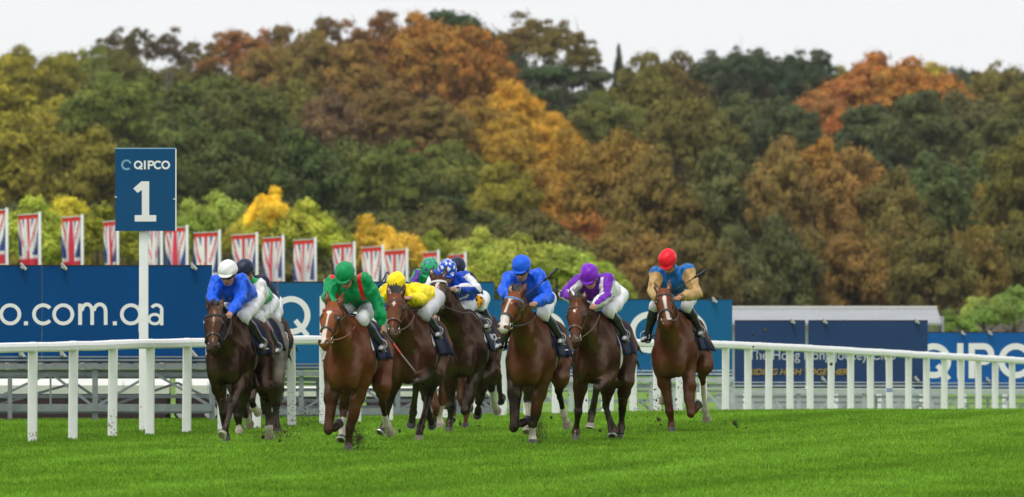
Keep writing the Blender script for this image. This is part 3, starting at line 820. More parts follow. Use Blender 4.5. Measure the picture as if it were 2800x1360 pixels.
G0 = 1.7
RIDGE = [  # cx, ytop, w, h, colour, kind
    (40, 118, 200, 240, (118, 112, 25), 'broad'), (150, 122, 190, 260, (110, 108, 32), 'broad'), (255, 118, 200, 260, (88, 98, 34), 'broad'),
    (330, 128, 220, 220, (84, 84, 36), 'broad'), (455, 165, 190, 200, (84, 82, 38), 'broad'), (560, 150, 190, 220, (92, 84, 38), 'broad'), (322, 52, 150, 190, (78, 72, 45), 'sparse'), (378, 62, 90, 150, (78, 72, 42), 'sparse'), (455, 58, 130, 190, (78, 66, 50), 'sparse'), (525, 100, 110, 150, (85, 75, 45), 'sparse'),
    (640, 60, 210, 230, (125, 82, 45), 'sparse'), (690, 52, 170, 230, (135, 85, 45), 'sparse'), (770, 45, 170, 250, (98, 78, 45), 'sparse'), (600, 75, 120, 170, (95, 85, 45), 'sparse'), (720, 100, 200, 250, (112, 88, 42), 'tall'),
    (890, 22, 150, 260, (95, 75, 45), 'sparse'), (850, 70, 200, 280, (105, 88, 40), 'broad'), (985, 30, 200, 270, (112, 75, 42), 'sparse'), (1050, 4, 170, 260, (110, 74, 45), 'sparse'), (960, 90, 230, 290, (112, 84, 38), 'broad'),
    (1165, 18, 250, 330, (136, 92, 32), 'broad'), (1300, 62, 220, 300, (138, 90, 32), 'broad', -40), (1080, 60, 240, 320, (128, 84, 34), 'broad'), (1230, 130, 340, 300, (120, 84, 34), 'broad'),
    (1255, 8, 270, 260, (44, 66, 38), 'broad', 70), (1380, 70, 150, 330, (46, 68, 40), 'tall', 60),
    (1465, 12, 240, 230, (92, 80, 38), 'sparse'), (1540, 25, 200, 260, (92, 82, 38), 'sparse'), (1600, 95, 130, 160, (80, 78, 42), 'sparse'), (1420, 35, 160, 180, (98, 80, 36), 'sparse'),
    (1470, 150, 260, 260, (48, 66, 38), 'pine'), (1570, 160, 220, 260, (58, 74, 44), 'pine'), (1640, 165, 110, 190, (56, 66, 40), 'pine'),
    (1692, 136, 60, 190, (44, 62, 44), 'conifer'), (1765, 132, 210, 300, (92, 88, 34), 'broad'), (1862, 130, 170, 280, (92, 78, 40), 'broad'),
    (1958, 122, 150, 170, (58, 72, 50), 'sparse'), (2035, 104, 130, 190, (54, 70, 50), 'sparse'), (2090, 112, 110, 190, (50, 68, 48), 'sparse'), (2160, 122, 150, 170, (52, 68, 48), 'sparse'), (2238, 118, 120, 180, (52, 66, 46), 'sparse'),
    (1935, 138, 150, 240, (52, 68, 48), 'tall'), (2010, 122, 150, 260, (48, 64, 46), 'tall'), (2082, 126, 170, 260, (50, 66, 46), 'broad'), (2150, 138, 150, 250, (50, 66, 46), 'tall'), (2225, 134, 140, 250, (48, 64, 44), 'tall'),
    (2310, 170, 120, 200, (106, 108, 40), 'broad', 70), (2540, 166, 150, 130, (150, 134, 36), 'broad'), (2395, 132, 240, 270, (146, 88, 38), 'broad', -45), (2315, 188, 270, 290, (140, 86, 38), 'broad', -55), (2475, 150, 270, 250, (146, 96, 36), 'broad', -50), (2575, 184, 190, 210, (140, 94, 38), 'broad', -45), (2230, 235, 230, 240, (132, 84, 40), 'broad', -60),
    (2590, 162, 130, 200, (52, 66, 46), 'sparse'), (2640, 165, 170, 230, (54, 66, 46), 'tall'), (2720, 140, 160, 220, (105, 98, 45), 'sparse'), (2740, 160, 190, 260, (95, 90, 42), 'tall'), (2800, 178, 150, 250, (62, 70, 45), 'broad'),
]
for (cx, yt, w, h, c, kd, *dz) in RIDGE: tree(cx, yt, w, h, 1150 + (dz[0] if dz else 0) + tr_rng.uniform(-25, 25), c, kd, 'on the skyline', gain=G0)
MID = [
    (60, 205, 330, 330, (118, 112, 24), 'broad'), (185, 262, 320, 330, (112, 104, 28), 'broad'), (300, 180, 260, 300, (82, 96, 34), 'broad'), (395, 200, 280, 330, (76, 90, 32), 'broad'),
    (530, 185, 300, 330, (70, 80, 32), 'broad'), (660, 190, 300, 330, (72, 78, 32), 'broad'), (790, 205, 260, 320, (88, 86, 36), 'broad'),
    (900, 220, 170, 260, (98, 76, 54), 'tall'), (985, 235, 190, 240, (100, 80, 52), 'tall'), (1075, 215, 230, 250, (98, 76, 38), 'broad'), (1190, 255, 210, 220, (100, 82, 40), 'broad'), (1150, 305, 150, 200, (126, 80, 58), 'broad'),
    (1310, 260, 230, 260, (122, 92, 28), 'broad'), (1400, 212, 190, 260, (168, 126, 28), 'broad'), (1455, 265, 170, 240, (170, 126, 30), 'broad'), (1515, 300, 170, 220, (166, 124, 30), 'broad'), (1380, 315, 230, 260, (140, 108, 26), 'broad'),
    (1640, 235, 230, 290, (82, 86, 38), 'broad'), (1745, 275, 250, 300, (84, 88, 40), 'broad'), (1850, 225, 230, 340, (92, 86, 38), 'broad'), (1935, 255, 210, 340, (86, 86, 42), 'broad'),
    (2040, 240, 230, 300, (74, 82, 46), 'broad'), (2150, 255, 210, 260, (60, 72, 44), 'broad'), (2300, 270, 200, 250, (146, 86, 36), 'broad'), (2390, 265, 240, 260, (62, 74, 44), 'broad'), (2520, 225, 250, 300, (66, 74, 42), 'broad'), (2640, 235, 260, 310, (76, 74, 42), 'broad'), (2760, 270, 240, 300, (72, 76, 38), 'broad'),
    (2230, 400, 150, 200, (60, 70, 42), 'pine'), (2440, 350, 220, 240, (60, 72, 42), 'broad'),
]
for (cx, yt, w, h, c, kd) in MID: tree(cx, yt, w, h, 960 + tr_rng.uniform(-30, 30), c, kd, 'high in the wood', gain=G0)
LOW = [
    (80, 300, 360, 400, (108, 102, 24), 'broad'), (235, 330, 300, 360, (100, 96, 28), 'broad'), (520, 300, 320, 380, (64, 78, 32), 'broad'), (660, 340, 320, 380, (60, 74, 32), 'broad'), (430, 420, 240, 280, (62, 72, 32), 'broad'),
    (815, 330, 300, 380, (56, 74, 32), 'broad'), (950, 370, 300, 340, (68, 80, 34), 'broad'), (1070, 365, 250, 320, (74, 86, 34), 'broad'), (1220, 372, 270, 320, (82, 90, 36), 'broad'), (1110, 460, 300, 240, (50, 68, 32), 'pine'), (1290, 490, 260, 230, (54, 74, 34), 'pine'), (990, 500, 260, 220, (46, 64, 34), 'pine'), (1200, 560, 330, 180, (46, 62, 32), 'pine'), (1380, 420, 200, 280, (110, 104, 30), 'broad'), (1480, 450, 200, 330, (136, 96, 32), 'broad'),
    (1560, 345, 230, 340, (140, 106, 30), 'broad'), (1680, 345, 280, 380, (118, 92, 34), 'broad'), (1790, 400, 280, 420, (98, 82, 36), 'broad'), (1890, 470, 240, 400, (100, 84, 36), 'broad'), (1610, 545, 200, 250, (146, 92, 40), 'broad'), (1720, 520, 230, 300, (126, 88, 38), 'broad'), (1530, 600, 200, 220, (128, 82, 36), 'broad'),
    (1990, 370, 230, 420, (76, 80, 44), 'broad'), (2070, 480, 240, 400, (70, 74, 42), 'broad'), (2140, 360, 200, 380, (110, 90, 46), 'broad'), (2235, 360, 200, 340, (132, 94, 38), 'broad'), (2340, 388, 230, 400, (124, 94, 46), 'broad'), (2440, 440, 220, 420, (96, 86, 42), 'broad'), (2270, 520, 220, 320, (112, 84, 40), 'broad'), (2200, 600, 220, 260, (96, 84, 42), 'broad'),
    (2560, 395, 250, 400, (64, 78, 40), 'broad'), (2680, 380, 250, 380, (62, 76, 36), 'broad'), (2790, 345, 240, 420, (86, 84, 32), 'broad'), (2640, 470, 250, 400, (110, 92, 32), 'broad'), (2740, 520, 260, 380, (94, 82, 32), 'broad'), (2480, 600, 240, 280, (110, 88, 34), 'broad'), (2350, 640, 220, 240, (100, 82, 40), 'broad'), (1960, 640, 220, 260, (84, 80, 42), 'broad'), (2590, 640, 260, 240, (76, 74, 36), 'broad'),
    (1830, 640, 200, 230, (112, 84, 38), 'broad'),
]
for (cx, yt, w, h, c, kd) in LOW: tree(cx, yt, w, h, 800 + tr_rng.uniform(-35, 35), c, kd, 'low in the wood', gain=G0)
FOOT = [(1690, 585, 250, 290, (100, 82, 36)), (1800, 610, 230, 270, (110, 84, 38)), (1905, 590, 230, 300, (88, 80, 38)), (2010, 600, 240, 290, (76, 78, 42)), (2120, 575, 240, 320, (72, 76, 42)), (2225, 610, 230, 280, (98, 84, 42)), (2330, 580, 240, 310, (112, 86, 40)), (2440, 600, 240, 290, (98, 84, 38)), (2545, 585, 240, 310, (84, 80, 36)), (2650, 605, 240, 280, (100, 84, 34)), (2765, 580, 250, 300, (80, 78, 36)), (1590, 640, 200, 220, (112, 84, 40))]
for (cx, yt, w, h, c) in FOOT: tree(cx, yt, w, h + 95, 730 + tr_rng.uniform(-20, 20), c, 'broad', 'at the foot of the wood', gain=G0)
NEAR = [
    (60, 535, 290, 260, (128, 136, 42), 'willow'), (190, 512, 170, 200, (158, 150, 34), 'willow'), (270, 545, 220, 230, (118, 116, 32), 'willow'), (130, 600, 220, 200, (120, 112, 30), 'willow'),
    (360, 560, 180, 200, (116, 124, 40), 'willow'), (530, 535, 150, 200, (118, 128, 54), 'willow'), (610, 512, 210, 230, (120, 130, 56), 'willow'), (738, 508, 120, 150, (196, 164, 30), 'willow'), (690, 560, 170, 190, (140, 132, 36), 'willow'), (830, 535, 190, 210, (140, 142, 46), 'willow'), (905, 590, 150, 180, (136, 138, 44), 'willow'),
    (1020, 585, 170, 180, (178, 148, 40), 'willow'), (1095, 615, 170, 170, (164, 134, 42), 'willow'), (1180, 620, 130, 160, (118, 124, 44), 'willow'), (1010, 640, 180, 150, (160, 130, 34), 'willow'),
    (1295, 620, 180, 190, (136, 140, 58), 'willow'), (1410, 628, 210, 190, (134, 140, 56), 'willow'), (1525, 640, 210, 190, (132, 140, 58), 'willow'), (1625, 690, 150, 150, (122, 136, 48), 'willow'), (1235, 690, 160, 140, (130, 128, 42), 'willow'), (1680, 740, 120, 120, (112, 126, 46), 'willow'), (1330, 700, 220, 140, (128, 132, 42), 'willow'), (1480, 720, 220, 140, (124, 132, 42), 'willow'),
    (2690, 795, 170, 130, (110, 130, 62), 'willow'), (2770, 775, 170, 160, (110, 130, 62), 'willow'), (2610, 845, 120, 100, (104, 128, 54), 'willow'),
]
for (cx, yt, w, h, c, kd) in NEAR:
    if c[0] < 145: c = (c[0] * .95, c[1] * .99, c[2] * .95)      # still green
    tree(cx, yt, w, h, 440 + tr_rng.uniform(-12, 12), c, kd, 'behind the boards', gain=G0 * 1.08)
# the dark depth of the wood between the crowns one can name
for D, yt, n, hh in ((1235, 210, 20, 420), (1050, 330, 20, 420), (880, 470, 21, 420), (700, 560, 22, 330), (600, 640, 22, 260), (500, 720, 17, 200)):
    for i in range(n):
        cx = -380 + 3560 * (i + .5 + tr_rng.uniform(-.25, .25)) / n
        if D == 1235: yt2 = float(np.interp(cx, [0, 300, 500, 620, 900, 1250, 1600, 1700, 2300, 2800], [180, 190, 215, 190, 170, 150, 210, 200, 240, 240]))
        else: yt2 = yt + tr_rng.uniform(-25, 25)
        if D < 800 and cx > 1480: continue          # the big crowns reach the ground here
        tree(cx, yt2, 300, hh, D + tr_rng.uniform(-10, 10), tr_rng.choice([(72, 78, 34), (78, 76, 36), (66, 72, 36), (88, 80, 36)]), 'broad', {1235: 'behind the skyline', 1050: 'upper wood', 880: 'mid wood', 700: 'lower wood', 600: 'foot of wood', 500: 'behind willows'}[D], None, 'half hidden trees in the depth of the wood', gain=G0)
# ------------------------------------------------------------------ smooth solid bodies: blended volumes turned into one continuous mesh
class Field:
    def __init__(s): s.pr = []
    def c(s, a, b, ra, rb=None, k=.05, g='trunk', sy=1.0, sub=False):
        rb = ra if rb is None else rb
        s.pr.append(('c', np.array(a, float), np.array(b, float), ra, rb, sy, k, g, sub)); return s
    def e(s, c, r, Rm=None, k=.05, g='trunk', sub=False):
        Rm = np.eye(3) if Rm is None else np.array(Rm, float)
        s.pr.append(('e', np.array(c, float), Rm, np.array(r, float), None, 1, k, g, sub)); return s
    def chain(s, pts, rad, k=.03, g='trunk', sy=1.0):
        for i in range(len(pts) - 1): s.c(pts[i], pts[i + 1], rad[i], rad[i + 1], k, g, sy)
        return s
    @staticmethod
    def dist(p, X):
        if p[0] == 'c':
            a, b, ra, rb, sy = p[1:6]
            w = np.array([1, 1 / sy, 1]); Q = (X - a) * w; ba = (b - a) * w
            t = np.clip((Q @ ba) / max(ba @ ba, 1e-9), 0, 1)
            return (np.linalg.norm(Q - t[..., None] * ba, axis=-1) - (ra + (rb - ra) * t)) * (min(1, sy) * .5 + .5)
        q = (X - p[1]) @ p[2]; r = p[3]
        k0 = np.linalg.norm(q / r, axis=-1); k1 = np.linalg.norm(q / (r * r), axis=-1)
        return k0 * (k0 - 1) / np.maximum(k1, 1e-9)
    @staticmethod
    def bb(p):
        if p[0] == 'c':
            ra, rb = p[3], p[4]; lo = np.minimum(p[1] - ra, p[2] - rb); hi = np.maximum(p[1] + ra, p[2] + rb)
        else:
            e = np.sqrt(((p[2] * p[3]) ** 2).sum(1)); lo, hi = p[1] - e, p[1] + e
        return lo, hi
    @staticmethod
    def comb(f, d, p):
        k = p[6]
        if p[8]:
            h = np.maximum(k - np.abs(f + d), 0) / k; return np.maximum(f, -d) + h * h * k / 4
        h = np.maximum(k - np.abs(f - d), 0) / k; return np.minimum(f, d) - h * h * k / 4
    def at(s, X):
        f = np.full(X.shape[:-1], 9.0)
        for p in s.pr: f = s.comb(f, s.dist(p, X), p)
        return f
    def groups(s, X):
        best = np.full(len(X), 9.0); lab = np.empty(len(X), dtype=object)
        for p in s.pr:
            if p[8]: continue
            d = s.dist(p, X); m = d < best; best[m] = d[m]; lab[m] = p[7]
        return lab
    def mesh(s, h, wrinkle=None, clip=None):
        B = [s.bb(p) for p in s.pr if not p[8]]
        lo = np.min([b[0] for b in B], 0) - 3 * h; hi = np.max([b[1] for b in B], 0) + 3 * h
        n = np.ceil((hi - lo) / h).astype(int) + 1
        f = np.full(n, .5, np.float64)
        ax = [lo[i] + h * np.arange(n[i]) for i in range(3)]
        for p in s.pr:
            l, u = s.bb(p); pad = p[6] + 2.5 * h
            i0 = np.clip(np.floor((l - pad - lo) / h).astype(int), 0, n - 1); i1 = np.clip(np.ceil((u + pad - lo) / h).astype(int) + 1, 1, n)
            if (i1 <= i0).any(): continue
            sl = tuple(slice(a, b) for a, b in zip(i0, i1))
            X = np.stack(np.meshgrid(*[ax[i][sl[i]] for i in range(3)], indexing='ij'), -1)
            f[sl] = s.comb(f[sl], s.dist(p, X), p)
        if wrinkle is not None or clip is not None:
            X = np.stack(np.meshgrid(*ax, indexing='ij'), -1)
            if wrinkle is not None: f = f + wrinkle(X)
            if clip is not None: f = np.maximum(f, clip(X))
        return surface_nets(f, lo, h)

def surface_nets(f, lo, h):
    ins = f < 0
    nx, ny, nz = f.shape
    cs = np.zeros((nx - 1, ny - 1, nz - 1), np.int8)
    cor = [(i, j, k) for i in (0, 1) for j in (0, 1) for k in (0, 1)]
    for i, j, k in cor: cs += ins[i:nx - 1 + i, j:ny - 1 + j, k:nz - 1 + k]
    mask = (cs > 0) & (cs < 8)
    cells = np.argwhere(mask)
    idx = np.full(mask.shape, -1, np.int64); idx[mask] = np.arange(len(cells))
    val = {c: f[cells[:, 0] + c[0], cells[:, 1] + c[1], cells[:, 2] + c[2]] for c in cor}
    acc = np.zeros((len(cells), 3)); cnt = np.zeros(len(cells))
    for c in cor:
        for axn in range(3):
            if c[axn]: continue
            d = list(c); d[axn] = 1; d = tuple(d)
            a, b = val[c], val[d]; m = (a < 0) != (b < 0)
            t = a[m] / (a[m] - b[m]); p = np.tile(np.array(c, float), (m.sum(), 1)); p[:, axn] += t
            acc[m] += p; cnt[m] += 1
    V = lo + h * (cells + acc / cnt[:, None])
    quads = []
    for axn in range(3):
        a = [slice(None)] * 3; b = [slice(None)] * 3
        a[axn] = slice(0, -1); b[axn] = slice(1, None)
        o1, o2 = (axn + 1) % 3, (axn + 2) % 3
        for sl in (a, b):
            sl[o1] = slice(1, -1); sl[o2] = slice(1, -1)
        A, Bb = ins[tuple(a)], ins[tuple(b)]
        cr = np.argwhere(A != Bb); 
        if len(cr) == 0: continue
        fl = A[tuple(cr.T)]
        base = cr.copy(); base[:, o1] += 1; base[:, o2] += 1
        def cell(d1, d2):
            q = base.copy(); q[:, o1] += d1; q[:, o2] += d2; return idx[tuple(q.T)]
        Q = np.stack([cell(-1, -1), cell(0, -1), cell(0, 0), cell(-1, 0)], 1)
        Q[~fl] = Q[~fl][:, ::-1]
        quads.append(Q)
    Q = np.concatenate(quads); Q = Q[(Q >= 0).all(1)]
    return V, Q

def relax(V, Q, it=1, w=.5):
    for _ in range(it):
        s = np.zeros_like(V); c = np.zeros(len(V))
        for i in range(4):
            j = (i + 1) % 4
            np.add.at(s, Q[:, i], V[Q[:, j]]); np.add.at(c, Q[:, i], 1)
            np.add.at(s, Q[:, j], V[Q[:, i]]); np.add.at(c, Q[:, j], 1)
        V = V * (1 - w) + w * s / np.maximum(c, 1)[:, None]
    return V

def unit(v): v = np.asarray(v, float); return v / np.linalg.norm(v)

# photograph zooms the poses were read from: origin and scale
ZM = {'A': (530, 680, 2.2334), 'D': (840, 700, 2.2334), 'E': (1010, 720, 2.452), 'F': (1130, 690, 2.453), 'I': (1330, 680, 2.2346), 'J': (1520, 710, 2.404), 'K': (1740, 670, 2.3166),
      'a': (540, 1000, 5.2115), 'e': (1020, 980, 4.8125), 'i': (1350, 1000, 3.68), 's': (0, 0, 1)}

class Frame:
    """local frame of a galloping horse: x forward, y to its left, z up"""
    def __init__(s, zoom, chest_zx, D, psi):
        s.z = zoom; s.psi = R(psi); s.sp, s.cp = math.sin(s.psi), math.cos(s.psi)
        s.Y = D + .45
        px = ZM[zoom][0] + chest_zx / ZM[zoom][2]
        s.X = (px - 1400) * (s.Y - .65) / F + .65 * s.sp
        s.zg = float(ground(s.X, s.Y))
        s.rz = -(math.pi / 2 + s.psi)
    def L(s, zx, zy, x, zoom=None):
        o = ZM[zoom or s.z]; px, py = o[0] + zx / o[2], o[1] + zy / o[2]
        Yp = s.Y - x * s.cp
        Xw = (px - 1400) * Yp / F
        return np.array([x, (Xw - s.X + x * s.sp) / s.cp, ZC - (py - HZ) * Yp / F - s.zg])
    def root(s, name, dz=0.0):
        return empty(name, (s.X, s.Y, s.zg + dz), s.rz)

# ------------------------------------------------------------------ horses
def coat_material():
    """short hair: mostly diffuse, with a faint warm gloss that does not rise towards the rim"""
    m = pmat('coat', rough=.6, spec=.0, attr=True, var=.22, vscale=6, bump=.16, bscale=38)
    N, L = m.node_tree.nodes, m.node_tree.links; b = N['Principled BSDF']
    g = N.new('ShaderNodeBsdfGlossy'); g.inputs['Roughness'].default_value = .27; g.inputs['Color'].default_value = (1.0, .76, .58, 1)
    ms = N.new('ShaderNodeMixShader'); ms.inputs[0].default_value = .042
    if b.inputs['Normal'].links: L.new(b.inputs['Normal'].links[0].from_socket, g.inputs['Normal'])
    tc = N.new('ShaderNodeTexCoord'); nz = N.new('ShaderNodeTexNoise'); nz.inputs['Scale'].default_value = 4.5; nz.inputs['Detail'].default_value = 4; L.new(tc.outputs['Object'], nz.inputs['Vector'])
    sw = N.new('ShaderNodeMapRange'); sw.inputs[1].default_value = .38; sw.inputs[2].default_value = .68; sw.inputs[3].default_value = .018; sw.inputs[4].default_value = .085; L.new(nz.outputs[0], sw.inputs[0]); L.new(sw.outputs[0], ms.inputs[0])      # damp and dry patches
    L.new(b.outputs[0], ms.inputs[1]); L.new(g.outputs[0], ms.inputs[2]); L.new(ms.outputs[0], N['Material Output'].inputs[0])
    return m
M['coat'] = coat_material()
M['mane'] = pmat('mane', (.012, .009, .008), .55, var=.3, vscale=30, bump=.5, bscale=60)
M['mane_red'] = pmat('mane_red', (.07, .024, .010), .55, var=.3, vscale=30, bump=.5, bscale=60)
M['hoof_dark'] = pmat('hoof_dark', (.05, .042, .036), .55, var=.3, vscale=25)
M['hoof_pale'] = pmat('hoof_pale', (.30, .24, .18), .55, var=.25, vscale=25)
M['eye'] = pmat('eye', (.006, .005, .005), .08)
M['cloth_navy'] = pmat('cloth_navy', (.008, .014, .040), .7, spec=.12, bump=.25, bscale=14)
M['pad_white'] = pmat('pad_white', (.62, .60, .58), .9, bump=.3, bscale=60)
M['strap_white'] = pmat('strap_white', (.66, .66, .66), .6)
M['strap_blue'] = pmat('strap_blue', srgb(90, 130, 190), .6)
M['strap_red'] = pmat('strap_red', srgb(150, 70, 50), .55)
M['fleece_black'] = pmat('fleece_black', (.008, .008, .009), .95, bump=.8, bscale=50)

BAY = dict(coat=(.085, .030, .014), dark=(.012, .009, .008), low=True)
HORSES = {}

def hoof(fr, parent, c, toe, up, mat, shoe=True):
    """c: centre of the sole, toe: forward direction of the sole, up: from sole to pastern"""
    up = unit(up); toe = np.asarray(toe, float); toe = unit(toe - up * (toe @ up)); sd = np.cross(up, toe)
    V = []; n = 14
    for (z, r, sh) in ((0, .060, .0), (.012, .060, .0), (.075, .043, -.028)):
        for i in range(n):
            t = 2 * math.pi * i / n; ct = math.cos(t)
            rr = r * (1.12 if ct > 0 else .95)
            V.append(c + toe * (rr * ct + sh) + sd * (r * .92 * math.sin(t)) + up * z)
    Fc = [(k * n + i, k * n + (i + 1) % n, (k + 1) * n + (i + 1) % n, (k + 1) * n + i) for k in range(2) for i in range(n)]
    Fc += [tuple(range(n - 1, -1, -1)), tuple(range(2 * n, 3 * n))]
    mb = MB(); mb.add([Vector(v) for v in V], Fc); ho = mb.build('hoof', mat, parent, False)
    if shoe:
        mb = MB(); V = []; m_ = 12
        for i in range(m_ + 1):
            t = R(-135 + 270 * i / m_); ct, st = math.cos(t), math.sin(t)
            for r in (.063, .042):
                for z in (-.010, -.0006): V.append(Vector(c + toe * (r * 1.1 * ct) + sd * (r * .92 * st) + up * z))
        Fc = []
        for i in range(m_):
            a, b = 4 * i, 4 * i + 4
            Fc += [(a, b, b + 1, a + 1), (a + 2, a + 3, b + 3, b + 2), (a, a + 2, b + 2, b), (a + 1, b + 1, b + 3, a + 3)]
        mb.add(V, Fc); mb.build('horseshoe', M['shoe'], ho)

def fnoise(X, s, seed=0):
    r = np.random.default_rng(seed); v = 0
    for i in range(4):
        d = r.normal(size=3); d /= np.linalg.norm(d); v = v + np.sin(X @ d * s * (1 + .6 * i) + r.random() * 6.28) / (1 + i * .5)
    return v

def surf(field, c, d, r0=.0, r1=.6, it=28):
    """first crossing from inside along rays d from points c (vectorised bisection on a march)"""
    c = np.atleast_2d(c); d = np.atleast_2d(d)
    ts = np.linspace(r0, r1, 40); hit = np.full(len(c), float(r0))
    ins = np.ones(len(c), bool)
    for t in ts:
        f = field.at(c + d * t)
        ins &= f < 0; hit[ins] = t
    a, b = hit.copy(), hit + (r1 - r0) / 39
    for _ in range(8):
        m = (a + b) / 2; i = field.at(c + d * m[:, None]) < 0
        a = np.where(i, m, a); b = np.where(i, b, m)
    return a

def ribbon(parent, name, mat, P0, N0, W, width, thick=.006):
    """strap following points P0 (closed if first = last) with outward normals N0 and width direction W"""
    n = len(P0); V = []
    for p, nn, w in zip(P0, N0, W):
        for a, b in ((-.5, 0), (.5, 0), (.5, 1), (-.5, 1)): V.append(Vector(p + w * (a * width) + nn * (b * thick)))
    Fc = []
    for i in range(n - 1):
        for j in range(4): Fc.append((4 * i + j, 4 * i + (j + 1) % 4, 4 * i + 4 + (j + 1) % 4, 4 * i + 4 + j))
    Fc += [(3, 2, 1, 0), (4 * n - 4, 4 * n - 3, 4 * n - 2, 4 * n - 1)]
    mb = MB(); mb.add(V, Fc); return mb.build(name, mat, parent, False)

def build_horse(key, fr, spec):
    q = lambda t: fr.L(t[1], t[2], t[3], t[0]) if isinstance(t[0], str) else fr.L(*t)
    root = fr.root('horse')
    tag(root, spec['label'], 'horse', 'racehorses galloping down the course')
    hi = spec.get('detail', True)
    poll, muz = q(spec['poll']), q(spec['muzzle'])
    fl = Field()
    # trunk
    fl.e((.20, 0, 1.07), (.58, .228, .36), g='trunk')
    fl.e((-.18, 0, 1.14), (.48, .222, .245), k=.1)
    fl.c((.34, 0, 1.37), (-.45, 0, 1.34), .10, .13, k=.1)
    fl.e((.30, 0, 1.40), (.28, .075, .10), k=.08)
    fl.e((-.55, 0, 1.19), (.33, .225, .25), k=.08)
    fl.e((-.50, 0, 1.31), (.33, .19, .14), k=.08)
    for sgn in (-1, 1):
        fl.e((-.52, sgn * .135, 1.20), (.27, .112, .20), k=.045)
        a = R(24); Rm = [[math.cos(a), 0, -math.sin(a)], [0, 1, 0], [math.sin(a), 0, math.cos(a)]]
        fl.e((.46, sgn * .165, 1.10), (.14, .085, .32), Rm, k=.035)
        fl.e((.69, sgn * .092, .88), (.12, .098, .19), k=.024)
        fl.e((.40, sgn * .20, .93), (.15, .080, .17), k=.03)
    fl.e((.56, 0, .98), (.22, .205, .30), k=.07)
    for sgn in (-1, 1):      # line of the jaw muscles and the belly girth
        fl.e((.12, sgn * .19, 1.02), (.34, .06, .16), k=.04)
    # neck
    e1 = unit(muz - poll); Lh = max(.50, min(.62, np.linalg.norm(muz - poll)))
    lat = unit(np.cross(np.array([0, 0, 1.0]), np.array([e1[0], e1[1] * .8, 0]) + np.array([.6, 0, 0])))
    lat = unit(lat - e1 * (lat @ e1)); e3 = unit(np.cross(e1, lat))
    if e3[0] < 0: e3 = -e3
    lat = np.cross(e3, e1)
    if lat[1] < 0: lat = -lat
    base_t, base_b = np.array([.40, 0, 1.28]), np.array([.56, 0, 1.02])
    nk = poll - e3 * .10 + e1 * .02
    mid = (base_t * .5 + nk * .5) + np.array([.02, 0, -.03])
    fl.c(base_t, mid, .20, .135, k=.10, g='neck', sy=.80)
    fl.c(mid, nk, .135, .098, k=.06, g='neck', sy=.85)
    thr = poll + e1 * .17 - e3 * .13
    fl.c(base_b, mid + np.array([.06, 0, -.13]), .19, .125, k=.10, g='neck', sy=.85)
    fl.c(mid + np.array([.06, 0, -.13]), thr, .125, .085, k=.06, g='neck', sy=.9)
    # head
    hp = lambda a, b, c: poll + e1 * (a * Lh / .58) + lat * b + e3 * c
    RH = np.stack([e1, lat, e3], 1)
    H = lambda a, b, c, r, k=.03, sub=False: fl.e(hp(a, b, c), r, RH, k=k, g='head', sub=sub)
    H(.09, 0, -.04, (.14, .085, .10)); H(.17, 0, .012, (.14, .098, .062)); H(.24, 0, .0, (.12, .085, .065))
    for sgn in (-1, 1):
        H(.205, sgn * .086, .004, (.055, .028, .036), .022)
        H(.19, sgn * .056, -.10, (.15, .045, .10), .03)
        H(.30, sgn * .05, .0, (.12, .025, .02), .03)
        H(.545, sgn * .046, .012, (.040, .026, .034), .018)
    fl.c(hp(.22, 0, .012), hp(.50, 0, .004), .070, .050, k=.03, g='head', sy=.95)
    fl.c(hp(.22, 0, -.10), hp(.50, 0, -.055), .062, .040, k=.04, g='head')
    H(.545, 0, -.015, (.065, .060, .055)); H(.56, 0, -.075, (.045, .042, .03), .02)
    for sgn in (-1, 1):
        H(.556, sgn * .048, .046, (.022, .012, .018), .006, True)
    ears = spec.get('ears', 1.0); eb = spec.get('ear_back', .0)
    for sgn in (-1, 1):
        up = unit(-e1 * 1.0 + e3 * (.30 - eb) + lat * sgn * .22)
        b0 = hp(.02, sgn * .062, -.01); 
        fl.c(b0, b0 + up * .07 * ears, .030, .034, k=.02, g='ear'); fl.c(b0 + up * .07 * ears, b0 + up * .165 * ears, .034, .008, k=.012, g='ear', )
        fl.e(b0 + up * .085 * ears + e3 * .034 + lat * sgn * .004, (.05, .016, .018), np.stack([up, unit(np.cross(e3, up)), unit(e3 - up * (e3 @ up))], 1), k=.01, g='ear', sub=True)
    # legs
    hooves = []
    for nm in ('FL', 'FR', 'HL', 'HR'):
        sgn = 1 if nm[1] == 'L' else -1
        J = [q(t) for t in spec['legs'][nm]]
        if nm[0] == 'F':
            kn, ft, hf = J
            el = np.array([.44, sgn * .165, .80])
            el = el + (kn - el) * np.array([.06, .10, 0])
            mu = el * .62 + kn * .38
            fl.chain([np.array([.45, sgn * .17, 1.0]), el, mu, kn * .93 + el * .07], [.12, .098, .076, .050], k=.04, g=nm)
            fl.e(kn, (.052, .050, .060), k=.02, g=nm)
            fl.e(el * .75 + kn * .25 + np.array([.03, sgn * .02, 0]), (.06, .05, .10), k=.04, g=nm)
            c1 = kn * .75 + ft * .25; c2 = kn * .2 + ft * .8
            fl.chain([kn, c1, c2, ft], [.043, .034, .032, .040], k=.018, g=nm)
        else:
            st, hk, ft, hf = J
            hip = np.array([-.54, sgn * .14, 1.12])
            fl.chain([hip, st], [.165, .108], k=.06, g=nm)
            m1 = st * .6 + hk * .4
            fl.chain([st, m1, hk * .94 + m1 * .06], [.105, .074, .048], k=.04, g=nm)
            fl.e(hk, (.058, .045, .062), k=.02, g=nm)
            pt = hk + unit(hk - ft) * .05 + np.array([-.045, 0, .02]); fl.c(hk, pt, .036, .024, k=.03, g=nm)
            c2 = hk * .2 + ft * .8
            fl.chain([hk, hk * .7 + ft * .3, c2, ft], [.045, .037, .034, .042], k=.018, g=nm)
